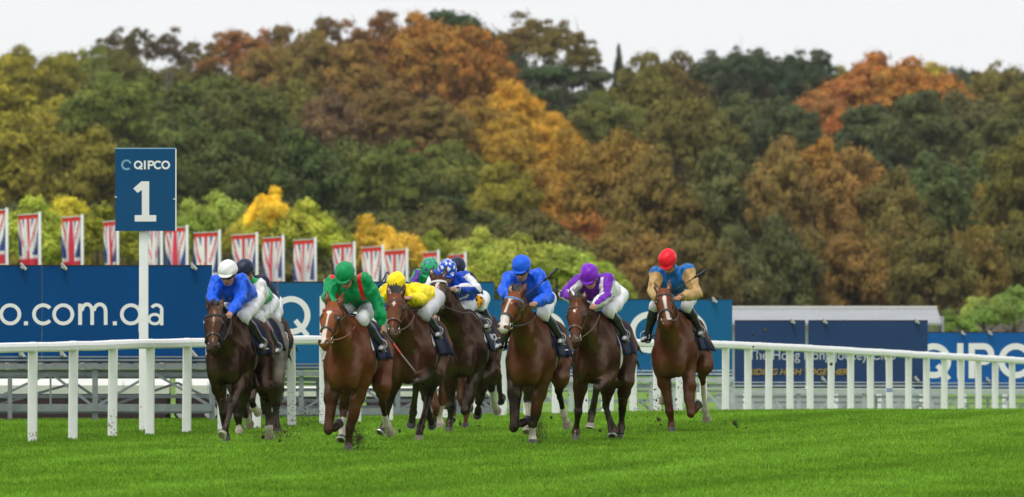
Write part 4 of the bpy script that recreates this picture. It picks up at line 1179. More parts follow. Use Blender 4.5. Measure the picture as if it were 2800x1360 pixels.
        fl.e(ft, (.044, .044, .046), k=.02, g=nm)
        d = hf - ft; ln = np.linalg.norm(d); d = d / max(ln, 1e-6)
        ln = np.clip(ln, .07, .17); hf = ft + d * ln
        cor = ft + d * max(ln - .055, .03)
        fl.c(ft, cor, .037, .042, k=.02, g=nm)
        hooves.append((nm, hf, ft, d))
    h = spec.get('h', .0135)
    V, Q = fl.mesh(h, wrinkle=lambda X: .0042 * fnoise(X, 14, 21) + .0018 * fnoise(X, 36, 22)); V = relax(V, Q, 1, .35)
    me = mesh_np('body', V, Q)
    if hi:      # finer net on the face so that the white markings keep their edges
        import bmesh
        bm = bmesh.new(); bm.from_mesh(me)
        def isface(v):
            r = np.array(v.co[:]) - poll; return -.05 < r @ e1 < .75 and r @ e3 > -.05 and abs(r @ lat) < .13
        fv = {v for v in bm.verts if v.co.x > .9 and isface(v)}
        bmesh.ops.subdivide_edges(bm, edges=[e for e in bm.edges if e.verts[0] in fv and e.verts[1] in fv], cuts=1, use_grid_fill=True)
        bmesh.ops.triangulate(bm, faces=[f for f in bm.faces if len(f.verts) > 4]); 
        for f in bm.faces: f.smooth = True
        bm.to_mesh(me); bm.free()
        V = np.zeros(len(me.vertices) * 3, np.float32); me.vertices.foreach_get('co', V); V = V.reshape(-1, 3).astype(float)
    # ---- coat markings, with the shade of the nostril holes put into the colour
    G = fl.groups(V)
    c0 = np.array(spec['coat']) * spec.get('tone', .52); dk = np.array(spec.get('points', (.011, .009, .008)))
    C = np.tile(c0, (len(V), 1))
    C *= (1 + .13 * fnoise(V, 7, 3)[:, None] * .5)
    def mixc(m, col): 
        m = np.clip(m, 0, 1)[:, None]; C[:] = C * (1 - m) + np.array(col) * m
    if 'quarters' in spec: mixc(sstep(.25, -.35, V[:, 0]) * sstep(.55, .9, V[:, 2]) * (.8 + .2 * fnoise(V, 30, 9)), spec['quarters'])
    if 'under' in spec: mixc(.75 * sstep(1.05, .72, V[:, 2]) * (np.isin(G, ['trunk'])), spec['under'])
    for nm, hf, ft, d in hooves:
        m = (G == nm)
        J = [q(t) for t in spec['legs'][nm]]
        top = J[0] if nm[0] == 'F' else J[1]
        z1 = .72 if nm[0] == 'F' else .78
        upper = np.array([.44, 0, .8]) if nm[0] == 'F' else J[0]
        dirn = unit(top - np.array([upper[0], top[1], upper[2]]))
        along = (V - top) @ dirn
        mixc(m * sstep(-.22, -.04, along) * spec.get('pt', 1.0), dk)
        # below the joint everything is dark
        dn = unit(ft - top); mixc(m * sstep(-.05, .02, (V - top) @ dn) * spec.get('pt', 1.0), dk)
        sock = spec.get('socks', {}).get(nm, 0)
        if sock > 0:
            ls = np.linalg.norm(ft - top); a2 = (V - ft) @ dn
            near = (np.linalg.norm(V - hf, axis=1) < .14 + .02) | (a2 > -ls * sock)
            mixc(m * near * (sstep(-.02, .02, (V - top) @ dn)) * .95, (.58, .52, .45))
    m = (G == 'head') | (G == 'ear'); a_ = (V - poll) @ e1 * (.58 / Lh); b_ = (V - poll) @ lat; c_ = (V - poll) @ e3
    if 'face' in spec: mixc((m | (G == 'neck')) * .9 * (G == 'head'), spec['face'])
    mixc((G == 'head') * sstep(.42, .52, a_) * spec.get('muz', .8), spec.get('muzcol', (.022, .015, .013)))
    mixc((G == 'head') * sstep(.065, .025, np.hypot(a_ - .205, (np.abs(b_) - .10) * 1.0)) * .9, (.012, .009, .008))
    frt = (G == 'head') & (c_ > -.035)
    W = (.64, .58, .53)
    bl = spec.get('blaze', [])
    for (a0, b0, a1, b1, w0, w1) in bl:
        t = np.clip(((a_ - a0) * (a1 - a0) + (b_ - b0) * (b1 - b0)) / ((a1 - a0) ** 2 + (b1 - b0) ** 2 + 1e-9), 0, 1)
        dd = np.hypot(a_ - (a0 + (a1 - a0) * t), b_ - (b0 + (b1 - b0) * t)); ww = w0 + (w1 - w0) * t
        mixc(frt * sstep(ww + .006, ww - .004, dd), W)
    mixc((G == 'head') * sstep(.034, .020, np.linalg.norm(np.stack([a_ - .556, np.abs(b_) - .048, c_ - .040], 1), axis=1)), (.006, .005, .005))  # nostril hollow: its inner shade is painted as a dark spot
    set_col(me, np.clip(C, .003, .8)); link('body', me, M['coat'], root)
    for nm, hf, ft, d in hooves:
        flex = spec.get('sole', {}).get(nm, None)
        up = -d if flex is None else np.array(flex)
        if hf[2] < .06:   # on the ground: sole flat
            hf = np.array([hf[0], hf[1], .004]); up = np.array([-.35, 0, 1.0]); sole_up = np.array([0, 0, 1.0]); hoof(fr, root, hf, np.array([1.0, 0, 0]), sole_up, M['hoof_pale' if nm in spec.get('pale', ()) else 'hoof_dark'], hi)
        else:
            toe = np.array([1.0, 0, .0]) - up * up[0]
            if np.linalg.norm(toe) < .3: toe = np.array([0, 0, 1.0])
            tt = unit(up * .55 + unit(toe - up * (toe @ up)) * -.25) if False else up
            hoof(fr, root, hf - up * .01, toe, tt, M['hoof_pale' if nm in spec.get('pale', ()) else 'hoof_dark'], hi)
    # eyes
    for sgn in (-1, 1):
        p = hp(.205, sgn * .098, .012)
        me = bpy.data.meshes.new('eye'); 
        import bmesh
        bm = bmesh.new(); bmesh.ops.create_uvsphere(bm, u_segments=10, v_segments=8, radius=.025); bm.to_mesh(me); bm.free()
        link('eye', me, M['eye'], root, Vector(p))
    # mane: ragged tufts along the crest, forelock between the ears
    mf = Field(); rg = np.random.default_rng(len(key) + ord(key[0]))
    for i in range(26):
        t = i / 25; p = (base_t + np.array([-.02, 0, .17])) * (1 - t) + (poll - e3 * .06 - e1 * .02) * t + np.array([0, 0, .09 * math.sin(t * math.pi)])
        if t < .12: continue
        s_ = spec.get('mane_side', -1)
        a = p + rg.normal(0, .008, 3); b = p + np.array([-.03, s_ * (.05 + .05 * rg.random()), -.06 - .05 * rg.random()])
        mf.c(a, b, .020, .007, k=.008, g='mane')
    tuft = spec.get('tuft', .6)
    for i in range(26 if tuft > .8 else 16):
        a = hp(-.02 + .03 * rg.random(), rg.uniform(-.05, .05), -.03 + rg.uniform(-.03, .02)); up = unit(-e1 * .9 * tuft + e3 * rg.uniform(-.1, .6) + lat * rg.uniform(-.5, .5) + e1 * (.45 if tuft < .8 else 0))
        mf.c(a, a + up * (.05 + .06 * rg.random() * tuft + .05 * (tuft > .85)), .022 + .010 * (tuft > .85), .006, k=.008, g='mane')
    Vm, Qm = mf.mesh(.012); link('mane', mesh_np('mane', Vm, Qm), M[spec.get('mane', 'mane')], root)
    # tail streaming behind
    tf = Field(); t0 = np.array([-.86, 0, 1.25])
    for i in range(7):
        o = rg.normal(0, .03, 3)
        tf.chain([t0, t0 + np.array([-.18, 0, .02]) + o, t0 + np.array([-.42, .02, -.12]) + 2 * o, t0 + np.array([-.66, .03, -.30]) + 3 * o], [.035, .034, .028, .008], k=.015, g='tail')
    Vt, Qt = tf.mesh(.018); link('tail', mesh_np('tail', Vt, Qt), M[spec.get('mane', 'mane')], root)
    # ---- bridle
    st_m = M[spec.get('bridle', 'leather')]
    def ring(a, c_off, a_tilt, width, mat, nm, ang0=-180, ang1=180, lift=.003, th=.007):
        ang = np.radians(np.linspace(ang0, ang1, 30)); cc = hp(a, 0, c_off)
        axd = unit(e1 + e3 * a_tilt)
        e3t = unit(e3 - axd * (e3 @ axd))
        d = np.cos(ang)[:, None] * e3t + np.sin(ang)[:, None] * lat
        t = surf(fl, np.tile(cc, (30, 1)), d, .0, .22) + lift
        Pp = cc + d * t[:, None]
        ribbon(root, nm, mat, Pp, d, np.tile(axd, (30, 1)), width, th); return Pp
    if hi or True:
        nb = ring(.385, -.03, .12, .024, st_m, 'noseband')
        bb = ring(.095, -.03, -.25, .024, M[spec.get('browband', spec.get('bridle', 'leather'))], 'browband', -105, 105, th=.010)
        ring(.13, -.09, -.95, .018, st_m, 'throat_strap', 60, 300)
        for sgn in (-1, 1):
            pts = []; ns = []
            for t in np.linspace(0, 1, 10):
                a = .09 + t * .37; cc = hp(a, 0, -.045 - .015 * t)
                d = unit(lat * sgn); r = surf(fl, cc, d, 0, .2)[0] + .003
                pts.append(cc + d * r); ns.append(d)
            W_ = [unit(np.cross(n_, e1)) for n_ in ns]
            ribbon(root, 'cheek_strap', st_m, pts, ns, W_, .020, .007)
            bp = pts[-1] + lat * sgn * .012
            mb = MB(); mb.ring(Vector(bp), .034, .006, Vector(lat), 14, 5); mb.build('bit_ring', M['metal'], root, True)
            hd = spec.get('hands', np.array([.80, .0, 1.42]))
            hd = np.array([hd[0], sgn * .09 + hd[1] * .6, hd[2]])
            md = (bp + hd) / 2 + np.array([.0, sgn * .045, -.07])
            rp = []
            for t in np.linspace(0, 1, 12): rp.append(Vector((1 - t) ** 2 * bp + 2 * t * (1 - t) * md + t * t * hd))
            mb = MB(); mb.tube(rp, .0085, 5); mb.build('rein', M[spec.get('reins', spec.get('bridle', 'leather'))], root, True)
        if spec.get('chinstrap'):
            ring(.50, -.04, .1, .018, M['strap_white'], 'chin_strap', 75, 285)
    if spec.get('cheekpieces'):
        for sgn in (-1, 1):
            ff = Field()
            for t in np.linspace(0, 1, 7): ff.e(hp(.10 + t * .30, sgn * (.095 - .015 * t), -.06 - .02 * t), (.055, .028, .06), RH, k=.03)
            Vc, Qc = ff.mesh(.014, wrinkle=lambda X: .004 * fnoise(X, 90, 4)); link('cheekpiece', mesh_np('cheekpiece', Vc, Qc), M['fleece_black'], root)
    # ---- saddle cloth, saddle and girth, laid on the body
    def drape(name, mat, x0, x1, a0, a1, lift, thick, parent=root, nx=10, na=26, wave=.0, flare=None, slant=0.0):
        xs = np.linspace(x0, x1, nx); an = np.radians(np.linspace(a0, a1, na))
        cen = np.array([[x + slant * abs(math.sin(a)), 0, 1.10] for x in xs for a in an]); d = np.array([[0, math.sin(a), math.cos(a)] for x in xs for a in an])
        t = surf(fl, cen, d, 0, .6) + lift
        if flare is not None: t = t + flare * np.clip(np.abs(np.tile(an, nx)) - R(70), 0, 9)
        if wave: t = t + wave * (1 + np.sin(np.repeat(xs, na) * 38 + 1)) * np.clip(np.abs(np.tile(an, nx)) - .8, 0, 1)
        Pi = cen + d * t[:, None]; Po = cen + d * (t + thick)[:, None]
        Vv = np.concatenate([Po, Pi]); n = nx * na; Fq = []
        for i in range(nx - 1):
            for j in range(na - 1):
                k = i * na + j; Fq += [(k, k + na, k + na + 1, k + 1), (n + k, n + k + 1, n + k + na + 1, n + k + na)]
        for j in range(na - 1):
            Fq += [(j, j + 1, n + j + 1, n + j)]; k = (nx - 1) * na + j; Fq += [(k, n + k, n + k + 1, k + 1)]
        for i in range(nx - 1):
            k = i * na; Fq += [(k, n + k, n + k + na, k + na)]; k = i * na + na - 1; Fq += [(k, k + na, n + k + na, n + k)]
        return link(name, mesh_np(name, Vv, Fq), mat, parent)
    drape('saddle_pad', M['pad_white' if spec.get('pad', True) else 'cloth_navy'], -.16, .275, -84, 84, .004, .008)
    cloth = drape('saddle_cloth', M['cloth_navy'], -.34, .25, -103, 103, .014, .006, wave=.012, flare=.05, slant=-.05, na=36, nx=16)
    drape('saddle', M['leather'], -.10, .22, -55, 55, .022, .014)
    drape('girth', M['strap_white' if spec.get('white_girth') else 'leather'], .13, .22, -180, 180, .004, .010, na=50)
    if hi:
        # flat print on the near side of the cloth
        for body, size, xc, ac, th in ((spec.get('print', ''), .12, -.31, 78, 0), ('\u2014\u2014' if spec.get('bar') else '', .10, -.29, 94, 0)):
            cu = bpy.data.curves.new('t', 'FONT'); cu.body = body; cu.size = size; cu.offset = .0025
            tmp = bpy.data.objects.new('t', cu); COL.objects.link(tmp)
            tm = bpy.data.meshes.new_from_object(tmp.evaluated_get(bpy.context.evaluated_depsgraph_get())); bpy.data.objects.remove(tmp)
            if len(tm.vertices) == 0: continue
            co = np.array([v.co[:] for v in tm.vertices])
            u = co[:, 0] - co[:, 0].min(); v = co[:, 1]
            x = xc + (u.max() - u) * 1.0 if False else xc + u.max() - u
            an = R(ac) - v / .30
            cen = np.stack([x - .06 * np.abs(np.sin(an)), 0 * x, 0 * x + 1.10], 1); d = np.stack([0 * x, np.sin(an), np.cos(an)], 1)
            t = surf(fl, cen, d, 0, .6) + .014 + .006 + .05 * np.clip(np.abs(an) - R(70), 0, 9) + .012 * (1 + np.sin(x * 38 + 1)) * np.clip(np.abs(an) - .8, 0, 1) + .005
            vv = cen + d * t[:, None]
            tm.vertices.foreach_set('co', vv.astype(np.float32).ravel()); tm.update(); tm.materials.clear(); tm.name = 'lettering'
            link('lettering', tm, M['letter_white'], cloth)
    HORSES[key] = (fr, fl, root, hp, e1, e3, lat)
    return root
# ------------------------------------------------------------------ jockeys
M['skin'] = pmat('skin', rough=.5, spec=.35, attr=True)
M['silk'] = pmat('silk', rough=.40, spec=.22, attr=True, bump=.35, bscale=16)
M['breeches'] = pmat('breeches', rough=.7, spec=.1, attr=True, bump=.15, bscale=18)
M['boot'] = pmat('boot', rough=.32, spec=.5, attr=True)
M['goggle'] = pmat('goggle', (.006, .006, .008), .12)
M['whip'] = pmat('whip', (.012, .011, .012), .45)
M['whip_grey'] = pmat('whip_grey', (.16, .16, .17), .45)
M['whip_red'] = pmat('whip_red', (.45, .05, .04), .45)

def rot_head(pitch, yaw, roll=0.0):
    """columns: face forward, face left, crown up - in the horse's frame"""
    p, y = R(pitch), R(yaw)
    f = np.array([math.cos(p) * math.cos(y), math.cos(p) * math.sin(y), -math.sin(p)])
    l = unit(np.cross(np.array([0, 0, 1.0]), f)); u = np.cross(f, l)
    r = R(roll); l2 = l * math.cos(r) + u * math.sin(r); u2 = np.cross(f, l2)
    return np.stack([f, l2, u2], 1)

def build_jockey(key, spec):
    fr, fl, hroot, *_ = HORSES[key]
    q = lambda t: np.asarray(t[1:], float) if t[0] == 'L' else (fr.L(t[1], t[2], t[3], t[0]) if isinstance(t[0], str) else fr.L(*t))
    DZ = 1.05
    root = fr.root('person', DZ); sh3 = np.array([0, 0, DZ])
    tag(root, spec['label'], 'jockey', 'jockeys crouched over their galloping horses')
    g = lambda k, d: q(spec[k]) if k in spec else np.array(d, float)
    hd = q(spec['head'])
    sL = g('sL', hd + [-.17, .17, -.05]); sR = g('sR', hd + [-.17, -.17, -.05])
    eL = g('eL', sL + [.16, .10, -.22]); eR = g('eR', sR + [.16, -.10, -.22])
    hL = g('hL', [.84, .08, 1.47]); hR = g('hR', [.84, -.08, 1.47])
    hip = g('hip', [-.16, 0, 1.66])
    kL = g('kL', [.32, .265, 1.42]); kR = g('kR', [.32, -.265, 1.42])
    aL = g('aL', [.0, .295, 1.08]); aR = g('aR', [.0, -.295, 1.08])
    for p_ in (kL, kR, aL, aR):      # keep the legs on the outside of the saddle flaps
        s_ = 1 if p_[1] > 0 else -1
        w_ = surf(fl, np.array([p_[0], 0, min(p_[2], 1.43)]), np.array([0, s_, 0.0]), 0.0, .5)[0] + (.055 if p_ is aL or p_ is aR else .0)
        p_[1] = s_ * max(abs(p_[1]), w_)
    hL_, hR_ = hip + [.02, .10, -.02], hip + [.02, -.10, -.02]
    HM = rot_head(spec.get('pitch', 38), spec.get('yaw', -6), spec.get('roll', 0))
    f_, l_, u_ = HM.T
    hq = lambda a, b, c: hd + f_ * a + l_ * b + u_ * c
    neck0 = (sL + sR) / 2 + np.array([.02, 0, .03])
    chest = (sL + sR) / 2 * .80 + hip * .20 + np.array([0, 0, -.055])
    waist = chest * .42 + hip * .58 + np.array([0, 0, .01])
    bw = (sL - sR); bw = bw - unit(hip - chest) * (bw @ unit(hip - chest)); bw = unit(bw)
    sk = spec.get('skin', (.42, .22, .15))
    h = spec.get('h', .0105)
    # ---- body: one surface from head to toe
    B = Field()
    B.e(hq(-.015, 0, .035), (.098, .078, .095), HM, g='head'); B.e(hq(.02, 0, -.045), (.074, .064, .075), HM, k=.04, g='head')
    B.e(hq(.035, 0, -.098), (.045, .042, .03), HM, k=.03, g='head')
    B.c(hq(.090, 0, .0), hq(.112, 0, -.042), .011, .017, k=.014, g='nose'); 
    for s_ in (-1, 1):
        B.e(hq(.085, s_ * .034, -.005), (.014, .022, .012), HM, k=.012, g='head'); B.e(hq(.07, s_ * .045, -.035), (.02, .02, .018), HM, k=.02, g='head')
        B.e(hq(-.01, s_ * .080, -.012), (.026, .010, .034), HM, k=.012, g='head')
    B.e(hq(.092, 0, -.070), (.012, .024, .006), HM, k=.008, g='lip'); B.e(hq(.088, 0, -.082), (.012, .02, .006), HM, k=.008, g='lip')
    B.c(hq(-.035, 0, -.07), neck0, .056, .062, k=.04, g='neck')
    B.c(chest + bw * .07, waist + bw * .05, .105, .09, k=.08, g='torso'); B.c(chest - bw * .07, waist - bw * .05, .105, .09, k=.08, g='torso'); B.c(waist, hip, .11, .115, k=.08, g='torso')
    for s, e, w, hp_, kn, an, sg in ((sL, eL, hL, hL_, kL, aL, 1), (sR, eR, hR, hR_, kR, aR, -1)):
        B.c(chest + bw * sg * .1, s, .09, .062, k=.05, g='torso')
        B.chain([s, e], [.054, .040], g='arm'); fw = unit(w - e); B.chain([e, e * .5 + w * .5, w], [.040, .036, .026], g='arm')
        # a fist closed on rein or whip
        ax = unit(np.cross(fw, np.array([0, 0, 1.0])) + 1e-6); dn = unit(np.cross(ax, fw)); 
        pc = w + fw * .045
        B.e(w + fw * .04, (.045, .036, .020), np.stack([fw, ax, np.cross(fw, ax)], 1), k=.02, g='hand')
        cu = np.cross(ax, fw) * (-1 if np.cross(ax, fw)[2] > 0 else 1)
        for i in range(4):
            o = ax * (-.030 + .020 * i); Lf = (.034, .040, .038, .030)[i]
            k0 = w + fw * .075 + o - cu * .006; k1 = k0 + fw * Lf * .5 + cu * Lf * .75; k2 = k1 - fw * Lf * .75 + cu * .012; k3 = k2 - fw * .012 - cu * .016
            B.chain([w + fw * .04 + o * .7, k0, k1, k2, k3], [.011, .0105, .0098, .0092, .008], k=.005, g='hand')
        th0 = w + fw * .02 + ax * (-.030 if sg > 0 else .030); th1 = th0 + fw * .035 + cu * .012 - ax * .004 * sg; th2 = th1 + fw * .018 + cu * .022 + ax * .016 * sg
        B.chain([th0, th1, th2], [.013, .0115, .0095], k=.006, g='hand')
        B.chain([hp_, kn], [.088, .056], k=.05, g='leg'); cal = kn * .6 + an * .4 + np.array([-.02, 0, 0])
        B.chain([kn, cal, an], [.054, .052, .036], g='leg'); toe = an + np.array([.17, sg * .03, -.05]); B.chain([an + [-.02, 0, -.04], toe], [.040, .028], g='leg')
    V, Q = B.mesh(h); G = B.groups(V); C = np.tile(np.array(sk), (len(V), 1))
    C[G == 'lip'] = np.array(sk) * (.85, .55, .55); C[G == 'nose'] = np.array(sk) * (1.06, .92, .9)
    C[np.isin(G, ['torso', 'arm', 'leg'])] = (.5, .5, .5)
    C[G == 'arm'] = sk
    me = mesh_np('body', V - sh3, Q); set_col(me, C); link('body', me, M['skin'], root)
    # ---- helmet with silk cap
    Hf = Field(); Hf.e(hq(-.018, 0, .046), (.134, .113, .124), HM, g='cap')
    cl = lambda X: -((X - hq(.0, 0, .018)) @ unit(u_ + f_ * .10))
    V, Q = Hf.mesh(h, clip=cl, wrinkle=lambda X: .0030 * fnoise(X, 34, 2) - .004 * np.exp(-(((X - hd) @ l_) / .010) ** 2))
    P3 = np.stack([(V - hd) @ f_, (V - hd) @ l_, (V - hd) @ u_], 1)
    me = mesh_np('silk_cap', V - sh3, Q); set_col(me, spec['cap'](P3)); cap = link('silk_cap', me, M['silk'], root)
    Pf = Field(); Pf.e(hq(.082, 0, .030), (.070, .086, .014), rot_head(spec.get('pitch', 38) + 14, spec.get('yaw', -6), spec.get('roll', 0)), g='peak')
    V, Q = Pf.mesh(.009); P3 = np.stack([(V - hd) @ f_, (V - hd) @ l_, (V - hd) @ u_], 1)
    me = mesh_np('peak', V - sh3, Q); set_col(me, spec.get('peak', spec['cap'])(P3)); link('peak', me, M['silk'], cap)
    # goggles and strap
    Gf = Field(); Gf.e(hq(.060, 0, -.008), (.058, .078, .030), HM, g='g'); V, Q = Gf.mesh(.009); gg = link('goggles', mesh_np('goggles', V - sh3, Q), M['goggle'], root)
    an = np.radians(np.linspace(60, 300, 22)); mb = MB()
    mb.tube([Vector(hq(-.015 + .105 * math.cos(a), .086 * math.sin(a), -.008) - sh3) for a in an], .009, 6); mb.build('strap', M['goggle'], gg, True)
    mb = MB(); mb.tube([Vector(hq(.0 + .005 * math.cos(a), .079 * math.sin(a), -.04 - .075 * math.cos(a)) - sh3) for a in np.radians(np.linspace(-100, 100, 18))], .0065, 5); mb.build('chin_strap', M['goggle'], root, True)
    # ---- silk jacket, ballooning a little and creased
    J = Field()
    J.c(chest + bw * .075, waist + bw * .06, .128, .112, k=.08, g='torso'); J.c(chest - bw * .075, waist - bw * .06, .128, .112, k=.08, g='torso')
    J.c(waist, hip + unit(hip - chest) * -.02, .13, .128, k=.08, g='torso'); J.c(neck0 - (neck0 - chest) * .1, neck0 + unit(hq(-.03, 0, -.06) - neck0) * .03, .085, .070, k=.04, g='collar')
    for s, e, w, sg in ((sL, eL, hL, 1), (sR, eR, hR, -1)):
        nm = 'armL' if sg > 0 else 'armR'
        J.c(chest + bw * sg * .1, s, .112, .078, k=.06, g='torso'); J.chain([s, s * .5 + e * .5, e], [.074, .072, .068], k=.04, g=nm)
        J.chain([e, e * .45 + w * .55, e * .06 + w * .94], [.066, .064, .044], k=.03, g=nm)
    back = unit(hip - chest)
    wr = lambda X: .0078 * np.abs(fnoise(X * np.array([1, 1.2, 1]), 30, 7)) - .0070 + .0040 * fnoise(X, 62, 12)
    V, Q = J.mesh(h + .001, wrinkle=wr); G = J.groups(V)
    def arm_t(s, e, w):
        """0 at the shoulder, 1 at the cuff; and a roundabout coordinate"""
        L1, L2 = np.linalg.norm(e - s), np.linalg.norm(w - e)
        t1 = np.clip((V - s) @ (e - s) / L1**2, 0, 1); t2 = np.clip((V - e) @ (w - e) / L2**2, 0, 1)
        return (t1 * L1 + t2 * L2) / (L1 + L2)
    info = dict(V=V, G=G, tL=arm_t(sL, eL, hL), tR=arm_t(sR, eR, hR), chest=chest, bw=bw, back=back, sL=sL, sR=sR, hip=hip, neck=neck0, eL=eL, eR=eR, hL=hL, hR=hR)
    info['up'] = unit(np.cross(-back, bw)); 
    if info['up'][2] < 0: info['up'] = -info['up']
    me = mesh_np('jacket', V - sh3, Q); set_col(me, spec['silks'](info)); link('jacket', me, M['silk'], root)
    # ---- breeches
    Bf = Field(); Bf.c(hip + back * -.04, hip + back * .04, .125, .122, k=.06, g='seat')
    for hp_, kn, an, sg in ((hL_, kL, aL, 1), (hR_, kR, aR, -1)):
        mid = hp_ * .5 + kn * .5 + np.array([-.01, 0, -.02])
        Bf.chain([hp_, mid, kn, kn * .82 + an * .18], [.102, .086, .063, .056], k=.05, g='thigh')
    V, Q = Bf.mesh(h + .001, wrinkle=lambda X: .003 * fnoise(X, 30, 5)); me = mesh_np('breeches', V - sh3, Q)
    Cb = np.tile(np.array(spec.get('breech', (.74, .74, .78))), (len(V), 1))
    if 'breech_fn' in spec: Cb = spec['breech_fn'](V, Cb, info)
    set_col(me, Cb); link('breeches', me, M['breeches'], root)
    # ---- boots, stirrups
    for nm, kn, an, sg in (('L', kL, aL, 1), ('R', kR, aR, -1)):
        Bo = Field(); tp = kn * .86 + an * .14; cal = kn * .6 + an * .4 + np.array([-.022, 0, 0])
        toe = an + np.array([.165, sg * .03, -.055])
        Bo.chain([tp, cal, an * .92 + kn * .08, an + [-.005, 0, -.035]], [.064, .061, .044, .045], k=.03, g='shaft'); Bo.c(an + [-.03, 0, -.05], an + [-.03, 0, -.06], .038, .034, k=.03, g='foot'); Bo.chain([an + [-.02, 0, -.045], toe], [.044, .031], k=.03, g='foot')
        V, Q = Bo.mesh(h); me = mesh_np('boot', V - sh3, Q)
        t = (V - tp) @ (an - tp) / ((an - tp) @ (an - tp)); Cc = np.tile(np.array((.010, .010, .011)), (len(V), 1)); Cc[t < spec.get('cuff_t', .22)] = spec.get('cuff', (.012, .016, .045))
        Cc[(t > 1.02)] = spec.get('shoe_col', (.035, .035, .037))
        set_col(me, Cc); link('boot', me, M['boot'], root)
        c = an + np.array([.07, sg * .02, -.075])
        mb = MB(); pts = [Vector(c + np.array([0, .058 * math.sin(a), .01 + .075 * (1 - math.cos(a)) / 2 * 1.6]) - sh3) for a in np.radians(np.linspace(-170, 170, 15))]
        mb.tube(pts + [pts[0]], .007, 5); mb.box(Vector(c - sh3), (.035, .11, .012)); mb.tube([pts[7], Vector(np.array([.06, sg * .24, 1.26]) - sh3)], .008, 4); mb.build('stirrup', M['metal'], root)
    return root

def whip(key, label, pts, thick, hand=None):
    fr = HORSES[key][0]
    q = lambda t: fr.L(t[1], t[2], t[3], t[0]) if isinstance(t[0], str) else fr.L(*t)
    W = [q(p[0]) for p in pts]
    root = fr.root('riding_whip', 1.05); off = np.array([0, 0, 1.05]); tag(root, label, 'whip', 'riding whips carried by the jockeys')
    for i in range(len(W) - 1):
        nm, mat = pts[i][1], pts[i][2]; mb = MB()
        a, b = W[i] - off, W[i + 1] - off
        n = 5; mb.tube([Vector(a + (b - a) * t / n) for t in range(n + 1)], [thick[i] + (thick[i + 1] - thick[i]) * t / n if nm != 'grip' else thick[i] * 1.0 for t in range(n + 1)], 7); mb.build(nm, M[mat], root, True)
# ------------------------------------------------------------------ the field, pose by pose
WHITE, NAVY = np.array((.76, .76, .78)), np.array((.010, .014, .040))
ROYAL = np.array(srgb(20, 92, 225)); GREEN = np.array(srgb(0, 140, 80)); YEL = np.array(srgb(250, 225, 20)); PURP = np.array(srgb(110, 30, 170)); RED = np.array(srgb(235, 25, 45))
def flat(c):
    c = np.array(c); return lambda P3: np.tile(c, (len(P3), 1))
def silks_flat(c):
    return lambda I: np.tile(np.array(c), (len(I['V']), 1))
def tor(I): return np.isin(I['G'], ['torso', 'collar'])

FRM = {
    'A': Frame('A', 195, 140.2, 12), 'B': Frame('A', 285, 146.5, 13), 'C': Frame('A', 338, 153.5, 12), 'D': Frame('D', 230, 133.6, 11), 'E': Frame('E', 255, 141.2, 11),
    'F': Frame('F', 322, 148.7, 9.5), 'G': Frame('F', 130, 152.0, 10), 'H': Frame('F', 350, 156.5, 10), 'I': Frame('I', 245, 138.0, 11.5), 'J': Frame('J', 240, 141.2, 12), 'K': Frame('K', 225, 148.7, 9.5)}

def lleg(kind, s):
    """stock poses in the horse's own frame for legs the photograph hides"""
    y = .15 * s
    return {'fold': [(.62, y, .42), (.30, y, .38), (.22, y * .9, .50)], 'stance': [(.44, y * .8, .36), (.40, y * .7, .10), (.50, y * .7, .02)], 'reach': [(.86, y * .8, .52), (.98, y * .7, .22), (1.08, y * .7, .08)],
            'hback': [(-.46, y, .84), (-.98, y, .62), (-1.15, y, .28), (-1.24, y, .34)], 'hfwd': [(-.30, y, .82), (-.50, y, .48), (-.22, y * .9, .16), (-.12, y * .9, .04)], 'hpush': [(-.42, y, .80), (-.78, y, .44), (-.72, y, .14), (-.62, y, .02)]}[kind]
class Loc(tuple): pass
_oldL = Frame.L
def _L(s, zx, zy, x, zoom=None):
    if zoom == 'L': return np.array([zx, zy, x], float)
    return _oldL(s, zx, zy, x, zoom)
Frame.L = _L
st = lambda kind, s: [('L',) + p for p in lleg(kind, s)]

